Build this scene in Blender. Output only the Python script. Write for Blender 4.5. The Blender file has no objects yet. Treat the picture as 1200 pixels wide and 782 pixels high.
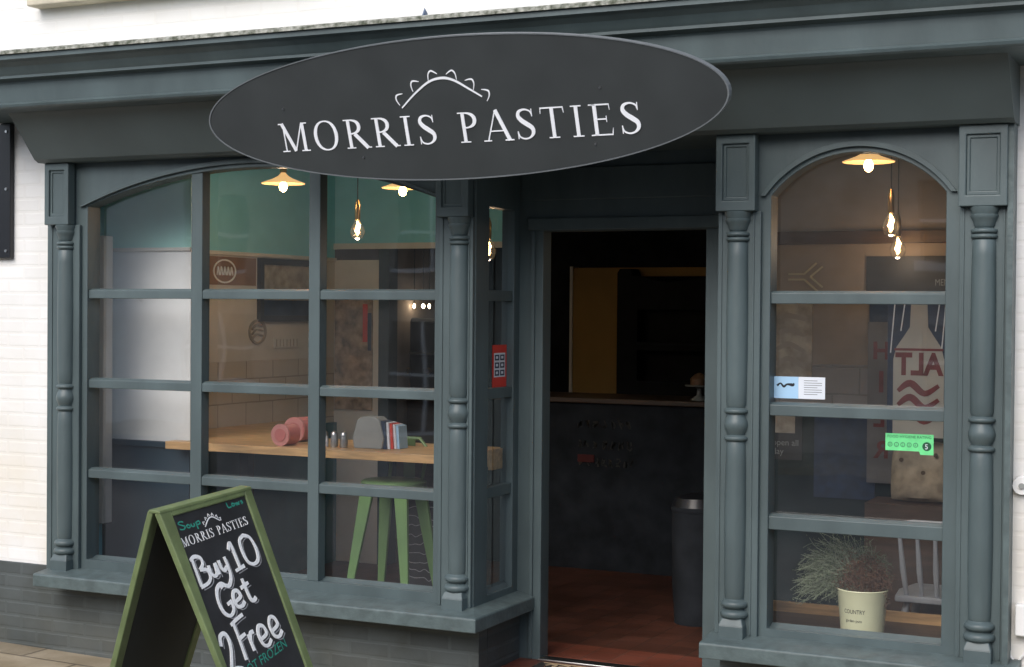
import bpy, bmesh, math, random
from mathutils import Vector, Matrix
from mathutils.geometry import tessellate_polygon
random.seed(7)
SC = bpy.context.scene
R = math.radians

# ------------------------------------------------------------------ camera
YAW, ROLL, PIT = R(25.37), R(0.475), R(-0.87)
cam = bpy.data.cameras.new("camera"); camo = bpy.data.objects.new("camera", cam)
SC.collection.objects.link(camo); SC.camera = camo
cam.sensor_width = 36.0; cam.lens = 36.0 * 1829.0 / 1200.0; cam.clip_start = 0.05; cam.clip_end = 500
Rz = Matrix(((math.cos(YAW), math.sin(YAW), 0), (-math.sin(YAW), math.cos(YAW), 0), (0, 0, 1)))
Rx = Matrix(((1, 0, 0), (0, math.cos(PIT), math.sin(PIT)), (0, -math.sin(PIT), math.cos(PIT))))
Ry = Matrix(((math.cos(ROLL), 0, math.sin(ROLL)), (0, 1, 0), (-math.sin(ROLL), 0, math.cos(ROLL))))
WC = Ry @ Rx @ Rz
right, fwd, up = WC[0], WC[1], WC[2]
camo.matrix_world = Matrix(((right[0], up[0], -fwd[0], 0), (right[1], up[1], -fwd[1], 0), (right[2], up[2], -fwd[2], 1.65), (0, 0, 0, 1)))

# ------------------------------------------------------------------ light
world = bpy.data.worlds.new("World"); SC.world = world; world.use_nodes = True
nt = world.node_tree
sky = nt.nodes.new("ShaderNodeTexSky"); sky.sky_type = 'NISHITA'; sky.sun_disc = False
sky.dust_density = 2.0; sky.ozone_density = 1.0; sky.air_density = 1.0
hs = nt.nodes.new("ShaderNodeHueSaturation"); hs.inputs['Saturation'].default_value = 0.8
nt.links.new(sky.outputs[0], hs.inputs['Color']); nt.links.new(hs.outputs[0], nt.nodes['Background'].inputs[0])
nt.nodes['Background'].inputs[1].default_value = 0.15
sun_dir = Vector((-0.10, -0.90, 0.74)).normalized()          # towards the sun
sky.sun_elevation = math.asin(sun_dir.z); sky.sun_rotation = math.atan2(sun_dir.x, sun_dir.y)
sun = bpy.data.lights.new("sun", 'SUN'); sun.energy = 1.0; sun.angle = R(45); sun.color = (1, 0.965, 0.91)
suno = bpy.data.objects.new("sun", sun); SC.collection.objects.link(suno)
suno.rotation_euler = sun_dir.to_track_quat('Z', 'Y').to_euler()
SC.view_settings.view_transform = 'Standard'; SC.view_settings.look = 'None'
SC.view_settings.exposure = 0.78; SC.view_settings.gamma = 1
SC.render.engine = 'CYCLES'
SC.cycles.use_denoising = True; SC.cycles.max_bounces = 10; SC.cycles.transparent_max_bounces = 24
SC.cycles.sample_clamp_indirect = 6
SC.cycles.caustics_reflective = False; SC.cycles.caustics_refractive = False

# ------------------------------------------------------------------ materials
def lin(c): return tuple((x / 12.92 if x <= .04045 else ((x + .055) / 1.055) ** 2.4) for x in c)
def mat(name, col, rough=.5, metal=0, var=.12, vscale=6, bump=.0, bscale=40, spec=.5, col2=None, stretch=None, coat=0):
    m = bpy.data.materials.new(name); m.use_nodes = True; t = m.node_tree; n = t.nodes; L = t.links
    b = n['Principled BSDF']; b.inputs['Roughness'].default_value = rough; b.inputs['Metallic'].default_value = metal
    b.inputs['Specular IOR Level'].default_value = spec; b.inputs['Coat Weight'].default_value = coat
    tc = n.new('ShaderNodeTexCoord'); src = tc.outputs['Object']
    if stretch:
        mp = n.new('ShaderNodeMapping'); mp.inputs['Scale'].default_value = stretch; L.new(src, mp.inputs[0]); src = mp.outputs[0]
    nz = n.new('ShaderNodeTexNoise'); nz.inputs['Scale'].default_value = vscale; nz.inputs['Detail'].default_value = 6; L.new(src, nz.inputs['Vector'])
    rp = n.new('ShaderNodeValToRGB'); L.new(nz.outputs['Fac'], rp.inputs[0])
    c2 = col2 or tuple(x * (1 - var) for x in col)
    rp.color_ramp.elements[0].position = .35; rp.color_ramp.elements[1].position = .68
    rp.color_ramp.elements[0].color = (*c2, 1); rp.color_ramp.elements[1].color = (*(tuple(min(1, x * (1 + var * .5)) for x in col)), 1)
    L.new(rp.outputs[0], b.inputs['Base Color'])
    if bump:
        nb = n.new('ShaderNodeTexNoise'); nb.inputs['Scale'].default_value = bscale; nb.inputs['Detail'].default_value = 5; L.new(src, nb.inputs['Vector'])
        bp = n.new('ShaderNodeBump'); bp.inputs['Strength'].default_value = bump; bp.inputs['Distance'].default_value = .01
        L.new(nb.outputs['Fac'], bp.inputs['Height']); L.new(bp.outputs[0], b.inputs['Normal'])
    return m
def brickmat(name, col, mortar, rough, w, h, ms, strength, axes='xz', stain=None, stainz=(0, 1), dirt=.1, offset=.5, dist=.006):
    """painted brick or tile: courses in relief, plus weathering"""
    m = bpy.data.materials.new(name); m.use_nodes = True; t = m.node_tree; n = t.nodes; L = t.links
    b = n['Principled BSDF']; b.inputs['Roughness'].default_value = rough
    tc = n.new('ShaderNodeTexCoord'); sp = n.new('ShaderNodeSeparateXYZ'); L.new(tc.outputs['Object'], sp.inputs[0])
    cb = n.new('ShaderNodeCombineXYZ'); L.new(sp.outputs['XYZ'.index(axes[0].upper())], cb.inputs[0]); L.new(sp.outputs['XYZ'.index(axes[1].upper())], cb.inputs[1])
    # slight waviness of the courses
    nw = n.new('ShaderNodeTexNoise'); nw.inputs['Scale'].default_value = 9; L.new(cb.outputs[0], nw.inputs['Vector'])
    sc = n.new('ShaderNodeVectorMath'); sc.operation = 'SCALE'; sc.inputs['Scale'].default_value = .008; L.new(nw.outputs['Color'], sc.inputs[0])
    ad = n.new('ShaderNodeVectorMath'); L.new(cb.outputs[0], ad.inputs[0]); L.new(sc.outputs[0], ad.inputs[1])
    br = n.new('ShaderNodeTexBrick'); L.new(ad.outputs[0], br.inputs['Vector']); br.offset = offset
    br.inputs['Scale'].default_value = 1; br.inputs['Brick Width'].default_value = w; br.inputs['Row Height'].default_value = h
    br.inputs['Mortar Size'].default_value = ms; br.inputs['Mortar Smooth'].default_value = .6; br.inputs['Bias'].default_value = 0
    br.inputs['Color1'].default_value = (*col, 1); br.inputs['Color2'].default_value = (*(x * (1 - dirt) for x in col), 1); br.inputs['Mortar'].default_value = (*mortar, 1)
    nz = n.new('ShaderNodeTexNoise'); nz.inputs['Scale'].default_value = 3.5; nz.inputs['Detail'].default_value = 8; L.new(tc.outputs['Object'], nz.inputs['Vector'])
    mx = n.new('ShaderNodeMix'); mx.data_type = 'RGBA'; mx.blend_type = 'MULTIPLY'; mx.inputs['Factor'].default_value = 1
    rp = n.new('ShaderNodeValToRGB'); L.new(nz.outputs['Fac'], rp.inputs[0]); rp.color_ramp.elements[0].position = .3; rp.color_ramp.elements[1].position = .6
    rp.color_ramp.elements[0].color = (1 - dirt * 1.3, 1 - dirt * 1.4, 1 - dirt * 1.7, 1); rp.color_ramp.elements[1].color = (1, 1, 1, 1)
    L.new(br.outputs['Color'], mx.inputs['A']); L.new(rp.outputs[0], mx.inputs['B']); out = mx.outputs['Result']
    if stain:
        mr = n.new('ShaderNodeMapRange'); L.new(sp.outputs[2], mr.inputs[0]); mr.inputs[1].default_value = stainz[0]; mr.inputs[2].default_value = stainz[1]; mr.inputs[3].default_value = 1; mr.inputs[4].default_value = 0
        ns = n.new('ShaderNodeTexNoise'); ns.inputs['Scale'].default_value = 2.2; ns.inputs['Detail'].default_value = 6; L.new(tc.outputs['Object'], ns.inputs['Vector'])
        r2 = n.new('ShaderNodeValToRGB'); L.new(ns.outputs['Fac'], r2.inputs[0]); r2.color_ramp.elements[0].position = .42; r2.color_ramp.elements[1].position = .7
        mu = n.new('ShaderNodeMath'); mu.operation = 'MULTIPLY'; L.new(mr.outputs[0], mu.inputs[0]); L.new(r2.outputs[0], mu.inputs[1])
        m2 = n.new('ShaderNodeMix'); m2.data_type = 'RGBA'; L.new(mu.outputs[0], m2.inputs['Factor']); L.new(out, m2.inputs['A']); m2.inputs['B'].default_value = (*stain, 1); out = m2.outputs['Result']
    L.new(out, b.inputs['Base Color'])
    nb = n.new('ShaderNodeTexNoise'); nb.inputs['Scale'].default_value = 45; nb.inputs['Detail'].default_value = 6; L.new(tc.outputs['Object'], nb.inputs['Vector'])
    sb = n.new('ShaderNodeMath'); sb.operation = 'MULTIPLY_ADD'; L.new(br.outputs['Fac'], sb.inputs[0]); sb.inputs[1].default_value = -1
    mm = n.new('ShaderNodeMath'); mm.operation = 'MULTIPLY'; mm.inputs[1].default_value = .5; L.new(nb.outputs['Fac'], mm.inputs[0]); L.new(mm.outputs[0], sb.inputs[2])
    bp = n.new('ShaderNodeBump'); bp.inputs['Strength'].default_value = strength; bp.inputs['Distance'].default_value = dist
    L.new(sb.outputs[0], bp.inputs['Height']); L.new(bp.outputs[0], b.inputs['Normal'])
    return m
def glassmat(name, tint=(1, 1, 1), refl=1.0):
    m = bpy.data.materials.new(name); m.use_nodes = True; t = m.node_tree; n = t.nodes; L = t.links
    n.remove(n['Principled BSDF']); o = n['Material Output']
    tr = n.new('ShaderNodeBsdfTransparent'); tr.inputs[0].default_value = (*tint, 1)
    gl = n.new('ShaderNodeBsdfGlossy'); gl.inputs['Roughness'].default_value = .02
    fr = n.new('ShaderNodeFresnel'); ge = n.new('ShaderNodeNewGeometry'); io = n.new('ShaderNodeMapRange')   # same reflectance from both sides of the pane
    io.inputs[3].default_value = 1.52; io.inputs[4].default_value = 1 / 1.52; L.new(ge.outputs['Backfacing'], io.inputs[0]); L.new(io.outputs[0], fr.inputs[0])
    tc = n.new('ShaderNodeTexCoord'); nz = n.new('ShaderNodeTexNoise'); nz.inputs['Scale'].default_value = 2.3; nz.inputs['Detail'].default_value = 1; L.new(tc.outputs['Object'], nz.inputs['Vector'])
    bp = n.new('ShaderNodeBump'); bp.inputs['Strength'].default_value = .35; bp.inputs['Distance'].default_value = .004; L.new(nz.outputs['Fac'], bp.inputs['Height'])
    L.new(bp.outputs[0], gl.inputs['Normal'])
    mu = n.new('ShaderNodeMath'); mu.operation = 'MULTIPLY'; mu.use_clamp = True; L.new(fr.outputs[0], mu.inputs[0]); mu.inputs[1].default_value = 3.0 * refl
    mx = n.new('ShaderNodeMixShader'); L.new(mu.outputs[0], mx.inputs[0]); L.new(tr.outputs[0], mx.inputs[1]); L.new(gl.outputs[0], mx.inputs[2]); # dust and smears, plus haze put in to lift darks: thin diffuse layer
    df = n.new('ShaderNodeBsdfDiffuse'); df.inputs[0].default_value = (.75, .78, .8, 1); df2 = n.new('ShaderNodeMixShader')
    n2 = n.new('ShaderNodeTexNoise'); n2.inputs['Scale'].default_value = 4; n2.inputs['Detail'].default_value = 8; n2.inputs['Roughness'].default_value = .7; L.new(tc.outputs['Object'], n2.inputs['Vector'])
    m2 = n.new('ShaderNodeMapRange'); m2.inputs[1].default_value = .35; m2.inputs[2].default_value = .75; m2.inputs[3].default_value = .008; m2.inputs[4].default_value = .024 * refl; L.new(n2.outputs['Fac'], m2.inputs[0])
    L.new(m2.outputs[0], df2.inputs[0]); L.new(mx.outputs[0], df2.inputs[1]); L.new(df.outputs[0], df2.inputs[2]); L.new(df2.outputs[0], o.inputs[0])
    return m
def emit(name, col, s):
    m = bpy.data.materials.new(name); m.use_nodes = True; b = m.node_tree.nodes['Principled BSDF']
    b.inputs['Base Color'].default_value = (*col, 1); b.inputs['Emission Color'].default_value = (*col, 1); b.inputs['Emission Strength'].default_value = s
    return m

paint = mat('grey_paint', (.081, .111, .116), rough=.45, var=.2, vscale=5, bump=.22, bscale=26, stretch=(1, 1, .35))
paint_old = mat('grey_paint_worn', (.090, .122, .124), rough=.5, var=.25, vscale=14, bump=.25, bscale=45)
fascia_m = mat('grey_fascia_paint', (.094, .122, .126), rough=.5, var=.14, vscale=2, bump=.06, bscale=20)
white_wall = brickmat('white_painted_brick', (.82, .815, .80), (.80, .79, .77), .75, .225, .075, .012, .22, stain=(.72, .66, .55), stainz=(.1, 1.7), dirt=.045)
plinth_m = brickmat('grey_painted_brick', (.082, .096, .098), (.078, .092, .094), .6, .225, .075, .012, .3, stain=(.13, .125, .10), stainz=(-.38, .0), dirt=.28)
render_m = mat('white_render', (.78, .78, .77), rough=.8, var=.06, vscale=4, bump=.3, bscale=18)
stone_m = mat('cream_stone', (.62, .56, .44), rough=.8, var=.2, vscale=8, bump=.3, bscale=40)
lead_m = mat('weathered_lead', (.34, .34, .30), rough=.7, var=.6, vscale=38, bump=.6, bscale=60, col2=(.07, .08, .05))
sign_m = mat('sign_charcoal', (.038, .043, .044), rough=.45, var=.16, vscale=3.5, bump=.05, bscale=8)
letter_m = mat('sign_letter_silver', (.86, .88, .92), rough=.4, var=.04)
steel = mat('brushed_steel', (.5, .5, .5), rough=.3, metal=1, var=.1)
green_m = mat('sage_green_paint', (.150, .195, .080), rough=.5, var=.22, vscale=10, bump=.2, bscale=40)
board_m = mat('chalkboard_black', (.021, .022, .025), rough=.55, var=.35, vscale=9)
chalk_w = mat('white_chalk_paint', (.88, .88, .87), rough=.8, var=.12, vscale=120)
chalk_g = mat('grey_chalk_paint', (.33, .33, .34), rough=.8, var=.3, vscale=120)
chalk_t = mat('teal_chalk_paint', (.03, .30, .22), rough=.8, var=.3, vscale=100)
underboard = mat('dark_hardboard', (.034, .039, .034), rough=.75, var=.2, vscale=3)
wood_m = mat('oiled_beech', (.60, .37, .17), rough=.4, var=.3, vscale=5, stretch=(1, 9, 9), bump=.05, bscale=20)
dark_wood = mat('dark_brown_timber', (.075, .045, .028), rough=.45, var=.3, vscale=5, stretch=(1, 8, 8))
teal_wall = mat('teal_emulsion', (.27, .66, .76), rough=.8, var=.05)
cream_wall = mat('cream_emulsion', (.66, .63, .58), rough=.85, var=.06)
navy_m = mat('navy_panelling', (.012, .035, .055), rough=.5, var=.1)
white_panel = mat('white_gloss_board', (.86, .87, .86), rough=.35, var=.05)
tan_wall = brickmat('tan_tiled_wall', (.25, .235, .23), (.16, .15, .145), .5, .30, .15, .006, .3, axes='xz', dirt=.06)
taupe_wall = mat('taupe_emulsion', (.26, .235, .235), rough=.85, var=.08)
tile_side = brickmat('cream_tiled_side_wall', (.62, .56, .48), (.36, .31, .26), .4, .30, .15, .006, .3, axes='yz', dirt=.05)
quarry = brickmat('red_quarry_tiles', (.215, .066, .042), (.12, .06, .045), .38, .152, .152, .005, .35, axes='xy', dirt=.3, offset=0, dist=.003)
pave_m = brickmat('york_stone_paving', (.40, .33, .23), (.16, .13, .09), .85, .75, .5, .012, .9, axes='xy', dirt=.35)
asphalt = mat('asphalt', (.10, .105, .115), rough=.9, var=.3, vscale=50, bump=.5, bscale=150)
opp_brick = brickmat('pale_brown_brick', (.50, .43, .35), (.42, .38, .33), .85, .225, .075, .01, .5, dirt=.2)
glass = glassmat('window_glass')
glass_far = mat('dark_window_glass', (.02, .025, .03), rough=.08)
bulb_m = emit('glowing_filament_bulb', (1, .55, .2), 34)
bulbs_s = emit('glowing_spot_bulb', (1, .75, .45), 22)
shade_m = emit('glowing_glass_shade', (1, .58, .22), .5)
matt_black = mat('matt_black_paint', (.020, .021, .023), rough=.95, var=.2, spec=.08)
black_m = mat('black_gloss', (.012, .013, .016), rough=.3, var=.1)
brass = mat('aged_brass', (.55, .4, .2), rough=.35, metal=1)
tolix = mat('green_enamelled_steel', (.17, .30, .11), rough=.3, var=.08)
pot_m = mat('cream_enamelled_pot', (.76, .76, .50), rough=.35, var=.05)
leaf_g = mat('grey_green_leaf', (.09, .13, .06), rough=.6, var=.4, vscale=60)
leaf_p = mat('pale_sage_leaf', (.23, .27, .18), rough=.6, var=.3, vscale=60)
leaf_r = mat('russet_heather', (.15, .075, .04), rough=.7, var=.4, vscale=60)
chair_m = mat('pale_grey_chair_paint', (.33, .35, .38), rough=.5, var=.15, vscale=12)
ochre = mat('ochre_emulsion', (.34, .20, .06), rough=.8, var=.06)
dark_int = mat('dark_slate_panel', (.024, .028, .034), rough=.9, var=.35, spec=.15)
red_p = mat('red_print', (.65, .05, .035), rough=.5, var=.1)
pink_p = mat('pink_tin', (.50, .16, .15), rough=.4, var=.1)
white_p = mat('white_print', (.72, .76, .82), rough=.5, var=.05)
blue_p = mat('light_blue_print', (.38, .60, .82), rough=.5, var=.05)
green_p = mat('bright_green_print', (.16, .72, .28), rough=.5, var=.1, vscale=30)
dgreen_p = mat('dark_green_print', (.01, .08, .04), rough=.5)
navy_p = mat('navy_print', (.008, .028, .075), rough=.5, var=.3, vscale=20)
ink = mat('black_ink', (.01, .012, .02), rough=.5)
paper = mat('aged_paper_print', (.42, .37, .30), rough=.8, var=.35, vscale=14)
salt_red = mat('faded_red_ink', (.17, .03, .035), rough=.7, var=.3, vscale=20)
map_m = mat('mottled_brown_print', (.36, .27, .20), rough=.7, var=.6, vscale=16)
mat_black = mat('coir_black', (.02, .018, .016), rough=.95, var=.4, vscale=80, bump=.6, bscale=200)
mat_tan = mat('coir_tan', (.45, .33, .2), rough=.95, var=.3, vscale=80)
card_g = mat('grey_card', (.26, .27, .26), rough=.7, var=.08)
grout = mat('grey_relief_paint', (.34, .30, .25), rough=.7)

# ------------------------------------------------------------------ mesh helpers
class MB:
    def __init__(s): s.v = []; s.f = []
    def add(s, vs, fs):
        k = len(s.v); s.v += [tuple(v) for v in vs]; s.f += [tuple(i + k for i in f) for f in fs]; return s
    def box(s, x0, x1, y0, y1, z0, z1):
        return s.add([(x0, y0, z0), (x1, y0, z0), (x1, y1, z0), (x0, y1, z0), (x0, y0, z1), (x1, y0, z1), (x1, y1, z1), (x0, y1, z1)],
                     [(0, 3, 2, 1), (4, 5, 6, 7), (0, 1, 5, 4), (1, 2, 6, 5), (2, 3, 7, 6), (3, 0, 4, 7)])
    def hexa(s, a, b):
        """two quads a, b (4 points each) joined"""
        return s.add(list(a) + list(b), [(0, 1, 2, 3), (7, 6, 5, 4), (0, 4, 5, 1), (1, 5, 6, 2), (2, 6, 7, 3), (3, 7, 4, 0)])
    def extrude(s, poly, holes, fn, d0, d1):
        """2-D polygon with holes; fn(a,b,d) -> 3-D"""
        loops = [[Vector((p[0], p[1], 0)) for p in poly]] + [[Vector((p[0], p[1], 0)) for p in h] for h in holes]
        tris = tessellate_polygon(loops); flat = [p for l in loops for p in l]; n = len(flat); k = len(s.v)
        s.v += [tuple(fn(p.x, p.y, d0)) for p in flat] + [tuple(fn(p.x, p.y, d1)) for p in flat]
        for t in tris:
            s.f.append((k + t[0], k + t[1], k + t[2])); s.f.append((k + n + t[2], k + n + t[1], k + n + t[0]))
        o = 0
        for l in loops:
            m = len(l)
            for i in range(m):
                j = (i + 1) % m; s.f.append((k + o + i, k + o + j, k + n + o + j, k + n + o + i))
            o += m
        return s
    def tube(s, pts, r, n=8, closed=False):
        pts = [Vector(p) for p in pts]; k = len(s.v); m = len(pts)
        rs = r if isinstance(r, (list, tuple)) else [r] * m
        for i, p in enumerate(pts):
            d = (pts[min(i + 1, m - 1)] - pts[max(i - 1, 0)]).normalized()
            a = d.cross(Vector((0, 0, 1))) if abs(d.z) < .95 else d.cross(Vector((1, 0, 0)))
            a.normalize(); b = d.cross(a)
            for j in range(n):
                t = 2 * math.pi * j / n; s.v.append(tuple(p + (a * math.cos(t) + b * math.sin(t)) * rs[i]))
        for i in range(m - 1):
            for j in range(n):
                s.f.append((k + i * n + j, k + i * n + (j + 1) % n, k + (i + 1) * n + (j + 1) % n, k + (i + 1) * n + j))
        s.f.append(tuple(k + j for j in range(n))[::-1]); s.f.append(tuple(k + (m - 1) * n + j for j in range(n)))
        return s
    def lathe(s, prof, cx, cy, n=24):
        k = len(s.v); m = len(prof)
        for r, z in prof:
            for j in range(n):
                t = 2 * math.pi * j / n; s.v.append((cx + r * math.cos(t), cy + r * math.sin(t), z))
        for i in range(m - 1):
            for j in range(n):
                s.f.append((k + i * n + j, k + i * n + (j + 1) % n, k + (i + 1) * n + (j + 1) % n, k + (i + 1) * n + j))
        s.f.append(tuple(k + j for j in range(n))[::-1]); s.f.append(tuple(k + (m - 1) * n + j for j in range(n)))
        return s
    def build(s, name, m, parent=None, bevel=0, smooth=False):
        me = bpy.data.meshes.new(name); me.from_pydata(s.v, [], s.f); me.update()
        bm = bmesh.new(); bm.from_mesh(me); bmesh.ops.recalc_face_normals(bm, faces=bm.faces)
        for f_ in bm.faces: f_.smooth = smooth
        bm.to_mesh(me); bm.free()
        me.materials.append(m)
        o = bpy.data.objects.new(name, me); SC.collection.objects.link(o)
        if parent:
            o.parent = parent; o.matrix_parent_inverse = Matrix.Translation(-WORLD_LOC.get(parent.name, Vector((0, 0, 0))))
            WORLD_LOC[o.name] = WORLD_LOC.get(parent.name, Vector((0, 0, 0))) * 0
        if bevel:
            md = o.modifiers.new('bevel', 'BEVEL'); md.width = bevel; md.segments = 2; md.limit_method = 'ANGLE'; md.angle_limit = R(35)
        if smooth:
            try: me.set_sharp_from_angle(angle=R(42))
            except Exception: pass
        return o
WORLD_LOC = {}
def thing(name, label, cat, loc=(0, 0, 0), group=None):
    o = bpy.data.objects.new(name, None); SC.collection.objects.link(o); o.empty_display_size = .1
    o.location = loc; WORLD_LOC[o.name] = Vector(loc)
    o['label'] = label; o['category'] = cat
    if group: o['group'] = group
    return o
def tag(o, label, cat, group=None):
    o['label'] = label; o['category'] = cat
    if group: o['group'] = group
    return o
def struct(o): o['kind'] = 'structure'; return o
def XZ(a, b, d): return (a, d, b)            # plate in the facade plane
def YZ(a, b, d): return (d, a, b)
def XY(a, b, d): return (a, b, d)
def rect(x0, x1, z0, z1): return [(x0, z0), (x1, z0), (x1, z1), (x0, z1)]

# ribbons for lettering: strokes with varying width in a local 2-D space
def smooth(pts, n=6):
    if len(pts) < 3: return pts
    P = [pts[0]] + list(pts) + [pts[-1]]; out = []
    for i in range(1, len(P) - 2):
        p0, p1, p2, p3 = P[i - 1:i + 3]
        for k in range(n):
            t = k / n
            out.append(tuple(.5 * ((2 * p1[j]) + (-p0[j] + p2[j]) * t + (2 * p0[j] - 5 * p1[j] + 4 * p2[j] - p3[j]) * t * t + (-p0[j] + 3 * p1[j] - 3 * p2[j] + p3[j]) * t ** 3) for j in range(len(p1))))
    out.append(tuple(pts[-1])); return out
def ribbon(mb, pts, fn, d0, d1, round_=False):
    """pts: (x, y, width) -> prism strip"""
    q = [Vector((p[0], p[1])) for p in pts]; m = len(q); k = len(mb.v)
    for i in range(m):
        t = q[min(i + 1, m - 1)] - q[max(i - 1, 0)]
        if t.length < 1e-9: t = Vector((1, 0))
        t.normalize(); nn = Vector((-t.y, t.x)) * pts[i][2] / 2
        a, b = q[i] + nn, q[i] - nn
        for d in (d0, d1):
            mb.v.append(tuple(fn(a.x, a.y, d))); mb.v.append(tuple(fn(b.x, b.y, d)))
    for i in range(m - 1):
        o = k + 4 * i; p = o + 4
        mb.f += [(o, p, p + 1, o + 1), (o + 2, o + 3, p + 3, p + 2), (o, o + 2, p + 2, p), (o + 1, p + 1, p + 3, o + 3)]
    mb.f += [(k, k + 1, k + 3, k + 2), (k + 4 * m - 4, k + 4 * m - 2, k + 4 * m - 1, k + 4 * m - 3)]
SER = .035
def g_bar(x0, y0, x1, y1, w, w2=None): return [(x0, y0, w), (x1, y1, w2 or w)]
def g_ser(x, y, w=.26, up=1): return [(x - w / 2, y + up * SER / 2, SER), (x + w / 2, y + up * SER / 2, SER)]
def g_arc(cx, cy, rx, ry, a0, a1, tw, tt, n=22):
    out = []
    for i in range(n + 1):
        a = R(a0 + (a1 - a0) * i / n); c = abs(math.cos(a)); out.append((cx + (rx - tw * c / 2) * math.cos(a), cy + (ry - tt / 2) * math.sin(a), tt + (tw - tt) * c ** 1.6))
    return out
GL = {
 'M': (1.06, [g_bar(.16, 0, .16, 1, .045), g_bar(.86, 0, .86, 1, .115), g_bar(.12, 1, .5, .02, .115), g_bar(.5, .02, .84, 1, .045), g_ser(.15, 0), g_ser(.87, 0, .3), g_ser(.09, 1, .18, -1), g_ser(.92, 1, .2, -1)]),
 'O': (.98, [g_arc(.47, .5, .43, .52, 0, 360, .125, .04, 40)]),
 'R': (.86, [g_bar(.2, 0, .2, 1, .115), g_arc(.24, .745, .38, .255, 90, -90, .125, .04), g_bar(.15, .98, .3, .98, .04), g_bar(.2, .505, .3, .505, .04), g_bar(.38, .5, .78, .0, .12), g_ser(.2, 0, .3), g_ser(.8, 0, .2), g_ser(.14, 1, .2, -1)]),
 'I': (.42, [g_bar(.2, 0, .2, 1, .115), g_ser(.2, 0, .32), g_ser(.2, 1, .32, -1)]),
 'S': (.66, [smooth([(.55, .78, .03), (.50, .91, .04), (.34, .975, .05), (.17, .92, .09), (.125, .77, .12), (.22, .62, .135), (.38, .49, .14), (.52, .36, .13), (.535, .2, .11), (.43, .07, .06), (.27, .025, .045), (.12, .09, .04), (.07, .25, .03)]), g_bar(.55, .74, .55, .99, .028), g_bar(.07, .02, .07, .28, .028)]),
 'P': (.66, [g_bar(.2, 0, .2, 1, .115), g_arc(.24, .735, .39, .265, 90, -90, .125, .04), g_bar(.15, .98, .3, .98, .04), g_bar(.2, .49, .3, .49, .04), g_ser(.2, 0, .32), g_ser(.14, 1, .2, -1)]),
 'A': (.90, [g_bar(.13, 0, .46, 1.02, .04), g_bar(.46, 1.02, .82, 0, .12), g_bar(.24, .33, .68, .33, .035), g_ser(.12, 0, .24), g_ser(.81, 0, .28)]),
 'T': (.78, [g_bar(.38, 0, .38, .98, .115), g_bar(.04, .98, .72, .98, .04), g_bar(.045, 1.0, .025, .8, .03, .015), g_bar(.715, 1.0, .735, .8, .03, .015), g_ser(.38, 0, .32)]),
 'E': (.76, [g_bar(.2, 0, .2, 1, .115), g_bar(.1, .98, .62, .98, .04), g_bar(.2, .52, .52, .52, .04), g_bar(.1, .02, .66, .02, .04), g_bar(.62, 1.0, .635, .8, .03, .015), g_bar(.655, 0, .69, .23, .035, .015), g_bar(.52, .42, .52, .62, .022), g_ser(.13, 0, .2), g_ser(.13, 1, .2, -1)]),
 'L': (.7, [g_bar(.2, 0, .2, 1, .115), g_bar(.1, .02, .62, .02, .04), g_bar(.62, 0, .66, .24, .035, .015), g_ser(.2, 1, .3, -1)]),
 ' ': (.42, []),
}
def serif(mb, text, x0, y0, x1, cap, fn, d0, d1, track=.10):
    """fit text between x0 and x1 on baseline y0 (track in cap heights)"""
    tot = sum(GL[c][0] for c in text) + track * (len(text) - 1); sx = (x1 - x0) / tot; x = x0; k = 0
    for c in text:
        adv, st = GL[c]
        for s_ in st:
            e = (k % 7) * .0002; k += 1
            ribbon(mb, [(x + p[0] * sx, y0 + p[1] * cap, p[2] * (sx + cap) / 2) for p in s_], fn, d0, d1 + e)
        x += (adv + track) * sx
def sans(mb, text, size, fn, d0, d1, x0=0, y0=0, width=None, mirror=False, bold=0):
    cu = bpy.data.curves.new('t', 'FONT'); cu.body = text; cu.size = size; cu.resolution_u = 3; cu.offset = bold
    ob = bpy.data.objects.new('t', cu); SC.collection.objects.link(ob)
    me = bpy.data.meshes.new_from_object(ob); vs = [v.co.copy() for v in me.vertices]
    if vs:
        w = max(v.x for v in vs); k = (width / w) if width else 1
        P = [((w * k - v.x * k) if mirror else v.x * k, v.y) for v in vs]
        mb.add([fn(x0 + p[0], y0 + p[1], d1) for p in P], [tuple(f.vertices) for f in me.polygons])
    bpy.data.objects.remove(ob); bpy.data.curves.remove(cu); bpy.data.meshes.remove(me)

# ================================================================== GROUND
def gz(x): return -.245 - .02 * (x + 6.2)
mb = MB(); mb.add([(-30, 4.6, gz(-8)), (20, 4.6, gz(2)), (20, 6.75, gz(2)), (-30, 6.75, gz(-8))], [(0, 1, 2, 3)])
# graded pavement sheet following the slope along the front
mb = MB(); xs = [-30, -8, -7, -6, -5, -4, -3, -2, -1, 0, 2, 20]
top = [(x, y, gz(max(-8, min(2, x)))) for x in xs for y in (4.3, 6.75)]
mb.add(top, [(2 * i, 2 * i + 2, 2 * i + 3, 2 * i + 1) for i in range(len(xs) - 1)])
kb = [(x, 4.3, gz(max(-8, min(2, x))) - d) for x in xs for d in (0, .14)]
mb.add(kb, [(2 * i, 2 * i + 1, 2 * i + 3, 2 * i + 2) for i in range(len(xs) - 1)])
struct(mb.build('pavement', pave_m))
mb = MB(); rd = [(x, y, gz(max(-8, min(2, x))) - .12) for x in xs for y in (-5.9, 4.302)]
mb.add(rd, [(2 * i, 2 * i + 2, 2 * i + 3, 2 * i + 1) for i in range(len(xs) - 1)])
struct(mb.build('road', asphalt))
struct(MB().add([(-120, -120, -.75), (120, -120, -.75), (120, 120, -.75), (-120, 120, -.75)], [(0, 1, 2, 3)]).build('ground', asphalt))
mb = MB(); mb.box(-30, 20, -7.7, -5.9, -.7, -.28); struct(mb.build('far_pavement', pave_m))

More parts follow.
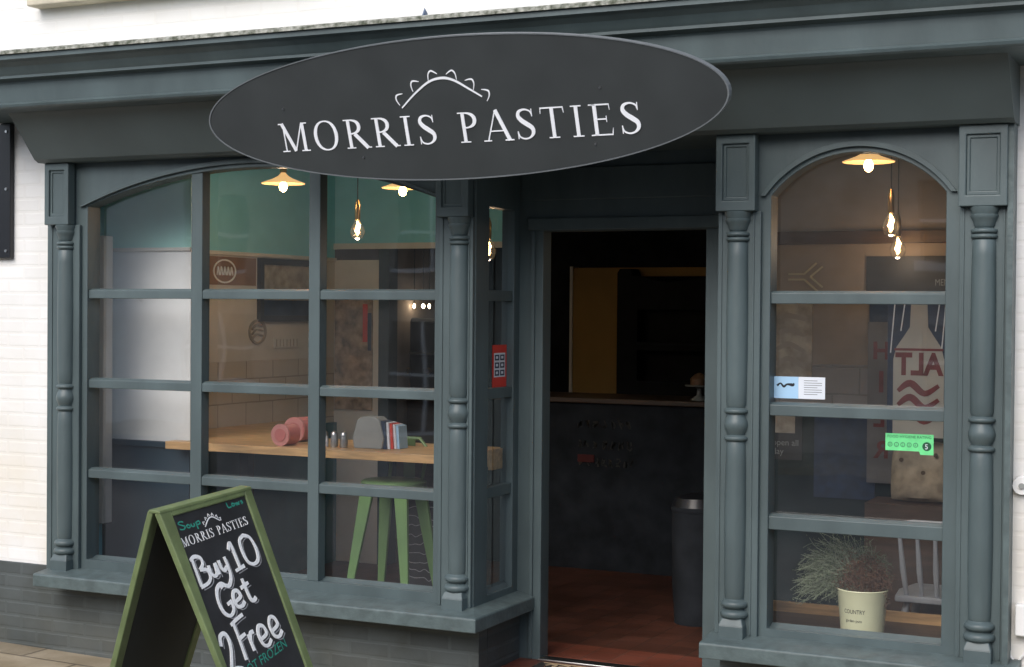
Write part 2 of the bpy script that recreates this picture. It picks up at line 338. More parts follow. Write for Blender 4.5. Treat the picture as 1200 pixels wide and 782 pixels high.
# building across the street (shows in the panes)
opp = thing('terraced_building', 'pale brown brick terrace across the street, mirrored in the shop panes', 'building', (-5, -5, 0))
holes = []
for i in range(12):
    x = -28 + i * 4.0; holes.append(rect(x, x + 1.1, 2.9, 4.3))
    if i % 3 == 1: holes.append(rect(x - .1, x + .95, -.27, 1.8))
    else: holes.append(rect(x, x + 1.3, .6, 1.9))
MB().extrude(rect(-30, 20, -.7, 5.2), holes, XZ, -5.0, -5.3).build('wall', opp_brick, opp)
wb = thing('added_white_house', 'unseen white rendered house added across the street to brighten the leftmost panes', 'building', (-20, -5, 0))  # unseen house, added so its white wall brightens the leftmost panes by reflection
MB().extrude(rect(-30, -15.9, -.7, 5.6), [rect(-19.0, -17.8, .6, 2.0), rect(-19.0, -17.8, 3.2, 4.4), rect(-16.9, -16.7, 2.2, 2.3)], XZ, -4.78, -4.90).build('wall', render_m, wb)
MB().box(-30, -16, -4.99, -4.92, -.7, 5.5).build('window_backing', glass_far, wb)
MB().box(-30, 20, -5.6, -5.32, -.7, 5.15).build('window_backing', glass_far, opp)
MB().add([(-30.2, -4.8, 5.2), (20.2, -4.8, 5.2), (20.2, -8.5, 7.6), (-30.2, -8.5, 7.6), (-30.2, -4.8, 5.1), (20.2, -4.8, 5.1), (20.2, -8.5, 5.1), (-30.2, -8.5, 5.1)],
         [(0, 1, 2, 3), (4, 5, 1, 0), (6, 7, 3, 2), (5, 6, 2, 1), (7, 4, 0, 3), (7, 6, 5, 4)]).build('roof', dark_int, opp)
fr = MB()
for h in holes:
    (a, b), (c, _), (_, d), _ = h
    fr.box(a, c, -5.08, -5.02, (b + d) / 2 - .03, (b + d) / 2 + .03); fr.box((a + c) / 2 - .025, (a + c) / 2 + .025, -5.083, -5.023, b, d)
    fr.box(a - .08, c + .08, -5.02, -4.93, b - .1, b)
fr.build('window_frame', white_panel, opp)

for o_ in (opp, wb): o_.location.y -= 2.7; o_.scale.z = .8
# ================================================================== THE HOST BUILDING
WY = 6.70
bld = thing('brick_building', 'white painted brick house around the grey shopfront, with a grey painted plinth', 'building', (-6.2, WY, -.25))
MB().extrude([(-14, .215), (-5.93, .215), (-5.93, 2.43), (-.93, 2.43), (-.93, -.45), (6, -.45), (6, 5.5), (-14, 5.5)],
             [], XZ, WY, WY + .25).build('wall', white_wall, bld)
MB().box(-14, -5.62, WY - .012, WY + .238, -.5, .214).build('plinth', plinth_m, bld)
sl = MB().box(-6.09, -4.25, WY - .10, WY + .1, 3.29, 3.42).build('window_sill', stone_m, bld, bevel=.008)
MB().box(-2.9, -.9, WY - .09, WY + .1, 3.50, 3.62).build('window_sill', stone_m, bld, bevel=.008)
MB().box(-5.9, -4.4, WY - .02, WY + .2, 3.42, 4.9).build('window', glass_far, bld)

# black board at the left
bb = thing('wall_board', 'tall black board screwed to the white brick wall left of the shopfront', 'board', (-6.6, WY - .03, 2.3))
MB().box(-7.0, -6.262, WY - .035, WY - .001, 1.915, 2.665).build('panel', black_m, bb, bevel=.004)
for sx, sz in ((-6.29, 1.955), (-6.29, 2.30), (-6.29, 2.62)):
    MB().tube([(sx, WY - .034, sz), (sx, WY - .041, sz)], .008, 10).build('screw', steel, bb)
# fittings on the right-hand wall
kb_ = thing('vent_cap', 'round white vent cap on the wall to the right of the shopfront', 'vent', (-.86, WY - .03, .93))
MB().tube([(-.845, WY - .003, .945), (-.845, WY - .03, .945)], [.04, .036], 20).build('cap', render_m, kb_, smooth=True)
MB().tube([(-.845, WY - .03, .945), (-.845, WY - .038, .945)], .012, 12).build('knob', card_g, kb_)
jb = thing('junction_box', 'white painted junction box low on the right-hand wall with a thin cable', 'box', (-.8, WY - .05, .4))
MB().box(-.862, -.70, WY - .05, WY - .001, .33, .46).build('box', render_m, jb, bevel=.006)
MB().tube([(-.80, WY - .01, .33), (-.83, WY - .012, .25), (-.86, WY - .01, .21), (-.885, WY - .01, .24), (-.893, WY - .01, .32)], .006, 6).build('cable', render_m, jb, smooth=True)
for i, (x, z, lab) in enumerate(((-5.07, 3.02, 'twisted metal cable clip above the cornice, left of the oval sign'), (-3.6, 3.05, 'blue grey cable clip above the oval sign'))):
    c = thing('cable_clip', lab, 'clip', (x, WY - .03, z))
    if i == 0:
        MB().tube([(x - .02, WY - .12, z - .05), (x, WY - .1, z + .02), (x + .05, WY - .08, z + .0), (x + .10, WY - .06, z - .02)], .006, 6).build('wire', steel, c)
        MB().box(x - .02, x + .005, WY - .12, WY - .07, z - .06, z + .02).build('bracket', card_g, c)
    else:
        MB().tube([(x - .02, WY - .13, z - .05), (x, WY - .1, z + .03), (x + .015, WY - .12, z - .03)], [.004, .016, .004], 6).build('bracket', mat('blue_grey_plastic', (.12, .16, .24)), c)

# ================================================================== SHOPFRONT
sf = thing('shopfront', 'dark grey timber shopfront with arched windows and turned half columns', 'shopfront', (-3.4, 6.6, -.25))
F = 6.60
def sw(x): return x * 1.009
def zw(z): return 1.65 + (z - 1.65) * 1.009
# --- cornice: profile (y, z) swept along x
def sweep(prof, x0, x1, name, m, x0b=None, bevel=0, parent=sf, sm=False):
    n = len(prof); mb = MB()
    mb.add([(x0, y, z) for y, z in prof] + [(x1, y, z) for y, z in prof],
           [tuple(range(n))[::-1], tuple(range(n, 2 * n))] + [(i, (i + 1) % n, n + (i + 1) % n, n + i) for i in range(n)])
    return mb.build(name, m, parent, bevel=bevel, smooth=sm)
cor = sweep([(6.69, 2.99), (6.10, 2.945), (6.10, 2.905), (6.125, 2.895), (6.15, 2.875), (6.17, 2.845), (6.178, 2.835), (6.178, 2.822), (6.22, 2.812), (6.225, 2.80), (6.235, 2.705), (6.215, 2.70), (6.205, 2.692), (6.21, 2.68), (6.22, 2.672), (6.28, 2.668), (6.69, 2.668)], -6.35, -.55, 'cornice', paint)
sweep([(6.698, 3.03), (6.66, 2.998), (6.1, 2.953), (6.085, 2.945), (6.085, 2.93), (6.098, 2.93), (6.10, 2.947), (6.688, 2.992), (6.698, 2.992)], -6.37, -.53, 'lead_flashing', lead_m)
# fascia: leaning board, returned ends
fp = [(6.70, 2.667), (6.335, 2.667), (6.36, 2.64), (6.50, 2.475), (6.53, 2.44), (6.56, 2.425), (6.70, 2.425)]
sweep(fp, -5.965, -.875, 'fascia', fascia_m)
# --- flat plates: left window front, with arched opening
def arch(x0, x1, zs, rise, n=28):
    """points of a segmental arch from right spring to left spring"""
    c = (x1 - x0) / 2; Rr = (c * c + rise * rise) / (2 * rise); cz = zs + rise - Rr; cx = (x0 + x1) / 2
    a = math.asin(c / Rr); return [(cx + Rr * math.sin(a - 2 * a * i / n), cz + Rr * math.cos(a - 2 * a * i / n)) for i in range(n + 1)]
def offset_arch(x0, x1, zs, rise, o, n=28): return arch(x0 - o, x1 + o, zs, rise + o, n)
LX0, LX1 = sw(-5.653), sw(-3.539)
RX0, RX1 = sw(-1.89), sw(-1.148)
rows = [(1.693, 1.745), (1.212, 1.265), (.727, .781)]
rrows = [(1.686, 1.742), (1.200, 1.257), (.704, .771)]
def window(name, x0, x1, zs, rise, mulls, rws, zbot, outer, glass_name='glass', label=None):
    w = bpy.data.objects.new(name, None); SC.collection.objects.link(w); w.parent = sf; w.matrix_parent_inverse = Matrix.Translation(-Vector(sf.location)); WORLD_LOC[w.name] = Vector((0, 0, 0))
    if label: w['label'] = label
    ox0, ox1, oz0, oz1 = outer
    hole = [(x0, zbot), (x1, zbot)] + arch(x0, x1, zs, rise)
    # spandrel board behind the pilasters
    MB().extrude(rect(ox0, ox1, oz0, oz1), [hole], XZ, 6.655, 6.76).build('surround', paint, w, bevel=.003)
    # raised moulding round the arch
    o1, o2 = .022, .045
    A = offset_arch(x0, x1, zs, rise, o2); B = offset_arch(x0, x1, zs, rise, o1)[::-1]
    MB().extrude([(x1 + o2, zs - .0)] + A[1:-1] + [(x0 - o2, zs)] + [(x0 - o1, zs)] + B[1:-1] + [(x1 + o1, zs)], [], XZ, 6.635, 6.657).build('arch_moulding', paint, w, bevel=.004)
    fr = MB()
    cx = (x0 + x1) / 2; c = (x1 - x0) / 2; Rr = (c * c + rise * rise) / (2 * rise); cz = zs + rise - Rr
    ztop = lambda x: cz + math.sqrt(max(0, Rr * Rr - (x - cx) ** 2)) + .01
    for a, b in mulls:
        MB().extrude([(a, zbot), (b, zbot), (b, ztop(b)), (a, ztop(a))], [], XZ, 6.664, 6.732).build('mullion', paint, w, bevel=.003)
    edges = [x0 - .002] + [e for m in mulls for e in m] + [x1 + .002]
    for z0, z1 in rws:
        z0, z1 = zw(z0), zw(z1)
        for i in range(0, len(edges), 2):
            a, b = edges[i], edges[i + 1]; y0 = 6.668
            # rail with a sloped top edge that catches the sky
            MB().add([(a, y0, z0), (b, y0, z0), (b, 6.73, z0), (a, 6.73, z0), (a, y0, z1 - .010), (b, y0, z1 - .010), (b, 6.69, z1), (a, 6.69, z1), (b, 6.73, z1), (a, 6.73, z1)],
                   [(0, 3, 2, 1), (0, 1, 5, 4), (4, 5, 6, 7), (7, 6, 8, 9), (1, 2, 8, 6, 5), (3, 0, 4, 7, 9), (2, 3, 9, 8)]).build('glazing_bar', paint, w, bevel=.003)
    # sloping bottom bead
    fr.add([(x0, 6.662, zbot - .012), (x1, 6.662, zbot - .012), (x1, 6.74, zbot + .016), (x0, 6.74, zbot + .016), (x0, 6.74, zbot - .02), (x1, 6.74, zbot - .02)],
           [(0, 1, 2, 3), (3, 2, 5, 4), (0, 4, 5, 1), (0, 3, 4), (1, 5, 2)])
    fr.build('bottom_bead', paint, w, bevel=.003)
    MB().extrude([(x0 - .02, zbot - .02), (x1 + .02, zbot - .02)] + offset_arch(x0, x1, zs, rise, .02), [], XZ, 6.742, 6.743).v
    g = MB(); poly = [(x0 - .015, zbot - .015), (x1 + .015, zbot - .015)] + offset_arch(x0, x1, zs, rise, .015)
    g.add([(a, 6.734, b) for a, b in poly], [tuple(range(len(poly)))])
    g.build(glass_name, glass, w)
    return w
mul = [(sw(-4.978), sw(-4.908)), (sw(-4.257), sw(-4.192))]
window('bay_window', LX0, LX1, zw(2.185), .178, mul, rows, zw(.288), (sw(-5.93), -3.352, .205, 2.426), label='wide arched window of twelve panes')
window('window', RX0, RX1, zw(2.152), .18, [], rrows, zw(.272), (-2.135, -.905, .205, 2.426), label='narrow arched window of four panes')
# --- side (return) of the left window, facing the porch
side = bpy.data.objects.new('side_window', None); SC.collection.objects.link(side); side.parent = sf; side.matrix_parent_inverse = Matrix.Translation(-Vector(sf.location)); WORLD_LOC[side.name] = Vector((0, 0, 0))
SX = -3.35
MB().extrude(rect(6.659, 7.149, .205, 2.424), [rect(6.80, 7.085, zw(.27), 2.15)], YZ, SX, SX - .07).build('surround', paint, side, bevel=.003)
fr = MB()
for z0, z1 in rows: MB().box(SX - .055, SX - .008, 6.799, 7.086, z0, z1).build('glazing_bar', paint, side, bevel=.003)
fr.add([(SX - .006, 6.80, zw(.262)), (SX - .006, 7.085, zw(.262)), (SX - .05, 7.085, zw(.30)), (SX - .05, 6.80, zw(.30)), (SX - .05, 7.085, zw(.25)), (SX - .05, 6.80, zw(.25))], [(0, 1, 2, 3), (3, 2, 4, 5), (0, 5, 4, 1), (0, 3, 5), (1, 4, 2)])
fr.build('bottom_bead', paint, side, bevel=.003)
MB().add([(SX - .036, 6.78, zw(.26)), (SX - .036, 7.10, zw(.26)), (SX - .036, 7.10, 2.155), (SX - .036, 6.78, 2.155)], [(0, 1, 2, 3)]).build('glass', glass, side)

# --- porch: door frame, transom board, soffit
DY = 7.15
MB().extrude([(-3.42, -.14), (-3.22, -.14), (-3.22, 2.045), (-2.367, 2.045), (-2.367, -.14), (-2.05, -.14), (-2.05, 2.5), (-3.42, 2.5)], [], XZ, DY, DY + .10).build('door_frame', paint, sf, bevel=.004)
MB().box(-3.30, -2.29, DY - .018, DY - .001, 2.05, 2.11).box(-3.335, -2.3, DY - .012, DY - .001, 2.20, 2.36).build('transom_panel', paint, sf, bevel=.004)
MB().extrude([(-3.282, -.11), (-3.262, -.11), (-3.262, 2.047), (-3.282, 2.047)], [], XZ, DY - .012, DY - .001).build('door_bead', paint, sf, bevel=.003)
MB().box(-3.349, -2.137, 6.58, 7.148, 2.427, 2.45).build('soffit', paint, sf)
MB().box(-2.136, -2.09, 6.762, DY, -.25, 2.425).build('porch_side', paint, sf)

# --- stall risers
MB().box(-5.62, -3.335, 6.688, 6.78, -.5, .135).box(-3.425, -3.334, 6.782, 7.148, -.5, .135).build('stall_riser', plinth_m, sf)
MB().box(-2.13, -.90, 6.69, 6.78, -.5, .135).build('stall_riser', plinth_m, sf)
# --- sills
def sill(x0, x1, ret=None):
    mb = MB(); y0, yb = 6.485, 6.66
    pr = [(y0, .138), (y0, .200), (y0 + .006, .207), (yb, .226), (6.70, .226), (6.70, .138)]; n = len(pr)
    mb.add([(x0, y, z) for y, z in pr] + [(x1, y, z) for y, z in pr], [tuple(range(n)), tuple(range(n, 2 * n))[::-1]] + [(i, n + i, n + (i + 1) % n, (i + 1) % n) for i in range(n)])
    if ret:
        mb = MB()
        xe = x1; ye = DY - .001; xi = SX
        top = [(x0, y0 + .006, .207), (xe - .006, y0 + .006, .207), (xe - .006, ye, .207), (xi, ye, .226), (xi, 6.66, .226), (x0, 6.66, .226)]
        bot = [(x0, y0, .138), (xe, y0, .138), (xe, ye, .138), (xi - .05, ye, .138), (xi - .05, 6.70, .138), (x0, 6.70, .138)]
        fr_ = [(x0, y0, .200), (xe, y0, .200), (xe, ye, .200)]
        mb.add(top + bot + fr_, [(5, 0, 1, 4), (4, 1, 2, 3), (6, 12, 13, 7), (7, 13, 14, 8), (12, 0, 1, 13), (13, 1, 2, 14), (6, 7, 10, 11), (7, 8, 9, 10), (8, 14, 2, 3, 9), (6, 11, 5, 0, 12), (11, 10, 4, 5), (10, 9, 3, 4)])
    return mb.build('sill', paint_old, sf, bevel=.004)
sill(-5.925, -3.252, True)
sill(-2.162, -.84)

# --- pilasters with turned half columns
def pilaster(x0, x1, cx, first=True, r=.050, b0=None, b1=None):
    p = bpy.data.objects.new('pilaster', None); SC.collection.objects.link(p); p.parent = sf; p.matrix_parent_inverse = Matrix.Translation(-Vector(sf.location)); WORLD_LOC[p.name] = Vector((0, 0, 0))
    b0 = b0 if b0 is not None else x0; b1 = b1 if b1 is not None else x1
    MB().box(b0, b1, 6.632, 6.654, .222, 2.09).build('backboard', paint, p, bevel=.003)
    for xa in ((b0 if b0 < cx else x0) + .016, x1 - .016): MB().box(xa - .004, xa + .004, 6.627, 6.6325, .23, 2.088).build('fillet', paint, p, bevel=.0015)
    # capital block with raised frame round a sunk panel
    h0, h1 = 2.09, 2.424; ff = .030
    MB().extrude(rect(x0, x1, h0, h1), [rect(x0 + ff, x1 - ff, h0 + .045, h1 - .04)], XZ, 6.585, 6.64).build('capital', paint, p, bevel=.004)
    cp = MB().extrude(rect(x0 + ff - .001, x1 - ff + .001, h0 + .044, h1 - .039), [rect(x0 + ff + .014, x1 - ff - .014, h0 + .062, h1 - .055)], XZ, 6.597, 6.641)
    cp.box(x0 + ff + .012, x1 - ff - .012, 6.603, 6.642, h0 + .06, h1 - .053)
    cp.build('capital_panel', paint, p, bevel=.004)
    cy = 6.636
    # abacus block under the capital
    MB().lathe([(.030, 2.000), (.037, 2.003), (.041, 2.010), (.045, 2.022), (.049, 2.034), (.054, 2.042), (.057, 2.050), (.057, 2.056), (.053, 2.058), (.055, 2.066), (.060, 2.078), (.061, 2.0895)], cx, cy, 28).build('neck', paint, p, smooth=True)
    pr = [(r * .86, .30)]
    def ring(z, rr, h=.014):
        for k in range(7):
            a = math.pi * k / 6; pr.append((rr + h * .8 * math.sin(a), z - h * math.cos(a)))
    ring(.318, r, .017); pr.append((r * .86, .340)); ring(.362, r * .98, .015); pr.append((r * .84, .385))
    for k in range(13): pr.append((r * (.90 + .08 * math.sin(math.pi * k / 12)), .40 + k * (1.06 - .40) / 12))
    pr.append((r * .80, 1.078)); ring(1.093, r * .92, .010); pr.append((r * .78, 1.108))
    for k in range(9): pr.append((r * (.82 + .26 * math.sin(math.pi * k / 8)), 1.113 + k * .079 / 8))
    pr.append((r * .78, 1.198)); ring(1.213, r * .92, .010); pr.append((r * .80, 1.228))
    for k in range(13): pr.append((r * (.92 + .07 * math.sin(math.pi * k / 12) - .0 * k), 1.245 + k * (1.95 - 1.245) / 12))
    pr.append((r * .78, 1.958)); ring(1.968, r * .92, .009); pr.append((r * .76, 1.979)); ring(1.990, r * .92, .009); pr.append((r * .74, 2.003))
    MB().lathe(pr, cx, cy, 32).build('shaft', paint, p, smooth=True)
    bx = .056
    MB().box(cx - bx, cx + bx, 6.575, 6.634, .205, .272).add(
        [(cx - bx, 6.575, .272), (cx + bx, 6.575, .272), (cx + bx, 6.634, .272), (cx - bx, 6.634, .272), (cx - bx * .8, 6.59, .302), (cx + bx * .8, 6.59, .302), (cx + bx * .8, 6.634, .302), (cx - bx * .8, 6.634, .302)],
        [(0, 1, 5, 4), (1, 2, 6, 5), (2, 3, 7, 6), (3, 0, 4, 7), (4, 5, 6, 7)]).build('base', paint, p, bevel=.004)
    return p
pilaster(-5.944, -5.779, -5.830, b0=-5.944, b1=-5.74)
pilaster(-3.533, -3.358, -3.425, b0=-3.533, b1=-3.354)
pilaster(-2.139, -1.961, -2.048, b0=-2.139, b1=-1.945)
pilaster(-1.099, -.905, -1.000, b0=-1.099, b1=-.905, r=.052)
MB().box(-.905, -.882, 6.60, 6.70, -.45, 2.44).build('edge_board', paint_old, sf)
MB().box(-5.952, -5.930, 6.648, 6.71, .215, 2.43).build('edge_board', paint_old, sf)

# --- step and threshold
st = thing('entrance_step', 'red quarry tiled entrance step between the two shop windows', 'step', (-2.75, 6.9, -.3))
MB().box(-3.333, -2.138, 6.60, DY + .10, -.5, -.112).build('tread', quarry, st, bevel=.006)
MB().box(-3.22, -2.367, DY - .03, DY + .05, -.111, -.100).build('threshold_strip', steel, st, bevel=.003)
dm = thing('doormat', 'black coir doormat with a tan scroll border on the red tiled step', 'doormat', (-2.8, 6.95, -.11))
MB().box(-3.17, -2.42, 6.66, 7.06, -.1115, -.100).build('backing', mat_black, dm)
sc = MB()
for i in range(10):
    x = -3.12 + i * .07; ribbon(sc, smooth([(x, 7.0, .010), (x + .02, 7.03, .012), (x + .05, 7.02, .012), (x + .04, 6.99, .010), (x + .065, 6.985, .010)]), lambda a, b, d: (a, b, d), -.1005, -.098)
sc.box(-3.15, -2.44, 7.045, 7.055, -.1005, -.0975)
sc.build('scroll_border', mat_tan, dm)

# ================================================================== OVAL SIGN
SK = .972; SCN = Vector((-3.282 * SK, 6.20 * SK, 1.65 + (2.5463 - 1.65) * SK)); TL = .3113; RZ_ = -.0635
ex = Vector((math.cos(RZ_), math.sin(RZ_), 0)); ey = Vector((math.sin(RZ_) * math.sin(TL), -math.cos(RZ_) * math.sin(TL), math.cos(TL))); en = ex.cross(ey).normalized()   # en points to the street
def SG(a, b, d): return SCN + (ex * a + ey * b) * SK + en * d
sg = thing('oval_shop_sign', 'large charcoal oval sign with silver serif lettering above the entrance', 'sign', SCN)
def ell(a, b, n=96): return [(a * math.cos(2 * math.pi * i / n), b * math.sin(2 * math.pi * i / n)) for i in range(n)]
MB().extrude(ell(1.345, .3175), [], SG, -.002, -.03).build('board', sign_m, sg)
MB().extrude(ell(1.3523, .3236), [ell(1.3455, .3180)], SG, .001, -.031).build('rim', mat('pale_sign_edge', (.15, .165, .175), rough=.4), sg)
lt = MB(); serif(lt, 'MORRIS PASTIES', -.937, -.156, .955, .136, SG, -.001, .0012, track=.13); lt.build('lettering', letter_m, sg)
em = MB()
ribbon(em, smooth([(-.225, .018, .006), (-.14, .082, .008), (-.06, .128, .010), (.01, .140, .011), (.07, .125, .010), (.14, .083, .008), (.20, .045, .006)]), SG, -.001, .0012)
for (x, y, a) in ((-.232, .066, 48), (-.140, .122, 30), (-.040, .160, 10), (.060, .155, -10), (.150, .112, -32), (.222, .060, -50)):
    c, s_ = math.cos(R(a)), math.sin(R(a))
    ribbon(em, smooth([(x + .82 * (c * u - s_ * v), y + .82 * (s_ * u + c * v), w * .9) for u, v, w in [(mx_ * p, q_, w_) for mx_ in ((1,) if x < 0 else (-1,)) for p, q_, w_ in ((-.034, -.028, .003), (-.024, .004, .006), (-.006, .019, .008), (.012, .012, .007), (.032, -.006, .003))]]), SG, -.001, .0012)
em.build('emblem', letter_m, sg)
for x, y in ((-.891, .05), (.777, .05), (-.48, -.20), (.724, -.19)):
    MB().tube([SG(x, y, 0), SG(x, y, .003)], .005, 10).build('screw', steel, sg)
# brackets behind
br = MB()
for x in (-.9, 0, .9):
    p = SG(x, 0, -.03); br.box(p.x - .02, p.x + .02, p.y + .002, 6.40, p.z - .02, p.z + .02)
br.build('bracket', steel, sg)

# ================================================================== A-BOARD
AO = Vector((-3.487, 4.453, .921)); AW = Vector((-.048, .998, .044)).normalized(); AF = Vector((.42, .06, -.906)).normalized()
AN = AF.cross(AW).normalized()
if AN.x < 0: AN = -AN
AB_ = Vector((-.298, .026, -.954)).normalized()
def AP(s, t, d): return AO + AW * (s) + AF * t + AN * d
def tap(t): return 1 - .155 * min(t, 1.4)
ab = thing('pavement_sign', 'green framed A-board on the pavement chalked Buy 10 Get 2 Free', 'sign', (-3.4, 4.75, gz(-3.4)))
zg = gz(-3.2)
tn = (AO.z - zg) / -AF.z; tf = (AO.z + AW.z * .6 - zg) / -AF.z
def q(s, t): return (s, t)
sl_, sr_ = .052, .045
fr = MB()
def stile(s0, s1, t0a, t1a, t0b, t1b, d0, d1, fn=AP):
    """quad given in (s,t): (s0,t0a),(s1,t0b),(s1,t1b),(s0,t1a), s scaled by taper"""
    c = [(s0 * tap(t0a), t0a), (s1 * tap(t0b), t0b), (s1 * tap(t1b), t1b), (s0 * tap(t1a), t1a)]
    return [fn(a, b, d0) for a, b in c], [fn(a, b, d1) for a, b in c]
W_ = .6
LQ = [(0, -.004), (.068, -.004), (.030, .6), (.026, tn), (0, tn)]
fr.extrude(LQ, [], AP, 0, -.024)
fr.hexa(*stile(W_ - .05, W_, -.004, tf, -.004, tf, -.024, 0))
fr.hexa(*stile(.067, W_ - .051, -.004, .024, -.004, .022, -.0235, -.0005))
fr.hexa(*stile(.045, W_ - .051, 1.0, 1.06, 1.0, 1.06, -.0235, -.0005))
fr.build('front_frame', green_m, ab, bevel=.004)
cb = MB(); cb.hexa(*stile(.03, W_ - .046, .01, 1.03, .01, 1.03, -.018, -.008)); cb.build('chalkboard', board_m, ab)
AOB = AO - Vector((.042, 0, 0))
def BP(s, t, d): return AOB + AW * s + AB_ * t + (AB_.cross(AW).normalized() * d)
tb = (AOB.z - zg) / -AB_.z; tb2 = (AOB.z + AW.z * .6 - zg) / -AB_.z
fr = MB()
fr.hexa(*stile(0, .05, .0, tb, .0, tb, -.012, .012, BP)); fr.hexa(*stile(W_ - .05, W_, .0, tb2, .0, tb2, -.012, .012, BP))
fr.hexa(*stile(.051, W_ - .051, .0, .05, .0, .05, -.0115, .0115, BP))
fr.build('back_frame', green_m, ab, bevel=.004)
cb = MB(); cb.hexa(*stile(.045, W_ - .045, .03, 1.05, .03, 1.05, -.005, .005, BP)); cb.build('back_board', underboard, ab)
# ridge cap
MB().hexa([AP(-.002, -.006, .002), AP(W_ + .002, -.006, .002), AP(W_ + .002, .006, .002), AP(-.002, .006, .002)],
          [BP(-.002, -.006, -.008), BP(W_ + .002, -.006, -.008), BP(W_ + .002, .006, -.004), BP(-.002, .006, -.004)]).build('ridge', green_m, ab, bevel=.003)
MB().tube([AP(.03, .62, -.03), (AP(.03, .62, -.03) + BP(.03, .62, 0)) / 2 + Vector((0, 0, -.05)), BP(.03, .62, -.0)], .004, 6).build('stay_chain', green_m, ab)
# lettering on the board, (s, t) with t downwards
C0, C1 = -.0079, -.0066
lt = MB()
def ABT(a, b, d): # a along the board, b upwards from the line
    return AP(a, b, d)
serif(lt, 'MORRIS PASTIES', .066, 0, .502, .034, lambda a, b, d: AP(a, .143 - (a - .06) * .025 - b, d), C0, C1 - .0004, track=.12)
lt.build('shop_name', chalk_w, ab)
em = MB()
def EMB(a, b, d): return AP(.288 + a * .24, .098 - b * .24, d)
ribbon(em, smooth([(-.225, .018, .016), (-.14, .082, .018), (-.06, .128, .02), (.01, .140, .02), (.07, .125, .02), (.14, .083, .018), (.20, .045, .016)]), EMB, C0, C1)
for (x, y, a) in ((-.232, .086, 48), (-.140, .142, 30), (-.040, .180, 10), (.060, .175, -10), (.150, .132, -32), (.222, .080, -50)):
    c, s_ = math.cos(R(a)), math.sin(R(a)); ribbon(em, [(x + c * u - s_ * v, y + s_ * u + c * v, .014) for u, v in ((-.028, -.02), (0, .02), (.028, -.02))], EMB, C0, C1)
em.build('emblem', chalk_w, ab)
W = .0145
HW = [ # brush strokes in board coordinates (s, t)
 # B
 [(.082, .190), (.078, .245), (.076, .296)], [(.070, .196), (.098, .186), (.130, .196), (.132, .220), (.104, .238)], [(.104, .238), (.142, .246), (.146, .274), (.120, .292), (.072, .298)],
 # u
 [(.160, .232), (.158, .262), (.172, .276), (.192, .268), (.200, .232)], [(.202, .230), (.204, .276)],
 # y
 [(.228, .226), (.228, .256), (.242, .268), (.262, .258)], [(.270, .220), (.270, .262), (.262, .300), (.232, .326), (.200, .318), (.178, .322)],
 # 1
 [(.312, .202), (.336, .178), (.338, .230), (.338, .278)], [(.308, .284), (.340, .280), (.370, .276)],
 # 0
 [(.436, .166), (.402, .182), (.392, .226), (.402, .268), (.436, .282), (.472, .268), (.484, .226), (.472, .182), (.436, .166)],
 # G
 [(.212, .322), (.186, .310), (.152, .326), (.134, .368), (.142, .412), (.172, .430), (.204, .414), (.208, .384)], [(.180, .388), (.212, .382)],
 # e
 [(.232, .390), (.272, .378), (.268, .356), (.244, .352), (.226, .376), (.232, .408), (.262, .412), (.286, .400)],
 # t
 [(.322, .318), (.322, .370), (.328, .404), (.348, .408), (.362, .400)], [(.294, .350), (.350, .340)],
 # 2
 [(.050, .518), (.064, .486), (.092, .480), (.106, .504), (.096, .544), (.066, .594), (.050, .618)], [(.050, .620), (.084, .610), (.122, .620)],
 # F
 [(.168, .452), (.166, .520), (.160, .598)], [(.152, .462), (.196, .450), (.242, .442)], [(.160, .520), (.212, .510)],
 # r
 [(.226, .516), (.226, .580)], [(.226, .540), (.244, .516), (.264, .514)],
 # e
 [(.292, .552), (.336, .540), (.334, .512), (.306, .504), (.286, .534), (.294, .574), (.324, .582), (.352, .566)],
 [(.378, .540), (.424, .526), (.420, .498), (.394, .490), (.372, .520), (.380, .560), (.410, .568), (.438, .552)],
]
wl, gl_ = MB(), MB(); kk = 0
for st_ in HW:
    kk += 1; e = (kk % 9) * .00012
    pts = smooth([(a, b, W * (.85 + .3 * random.random())) for a, b in st_])
    ribbon(wl, pts, AP, C0, C1 + .0012 + e)
    ribbon(gl_, [(a + .013, b + .013, .0036) for a, b, w in pts], AP, C0, C1 + e * .5)
wl.build('chalk_lettering', chalk_w, ab); gl_.build("chalk_shadow_line", chalk_g, ab)
tl_ = MB()
def script(strokes, ox, oy, k, w):
    for i, s_ in enumerate(strokes): ribbon(tl_, smooth([(ox + a * k, oy + b * k * .42, w) for a, b in s_]), AP, C0, C1 + .0001 * i)
# "Soup" and "Low's" in teal chalk
script([[(.32, .1), (.16, 0), (.02, .15), (.2, .35), (.34, .5), (.2, .7), (0, .6)], [(.5, .4), (.42, .55), (.52, .7), (.62, .55), (.5, .4)], [(.7, .4), (.72, .65), (.86, .65), (.88, .4)], [(1.0, .4), (1.0, 1.0)], [(1.0, .42), (1.18, .36), (1.2, .6), (1.02, .62)]], .084, .050, .105, .005)
script([[(.0, .0), (.04, .6), (.3, .62)], [(.45, .25), (.38, .5), (.52, .6), (.62, .4), (.45, .25)], [(.7, .3), (.78, .6), (.86, .35), (.94, .6), (1.02, .25)], [(1.3, .25), (1.16, .32), (1.3, .45), (1.18, .6)]], .415, .028, .080, .0055)
sans(tl_, 'NOT FROZEN', .05, lambda a, b, d: AP(a, .655 - (a - .10) * .12 - b, d), 0, C1, x0=.10, y0=0, width=.33)
tl_.build('teal_lettering', chalk_t, ab)

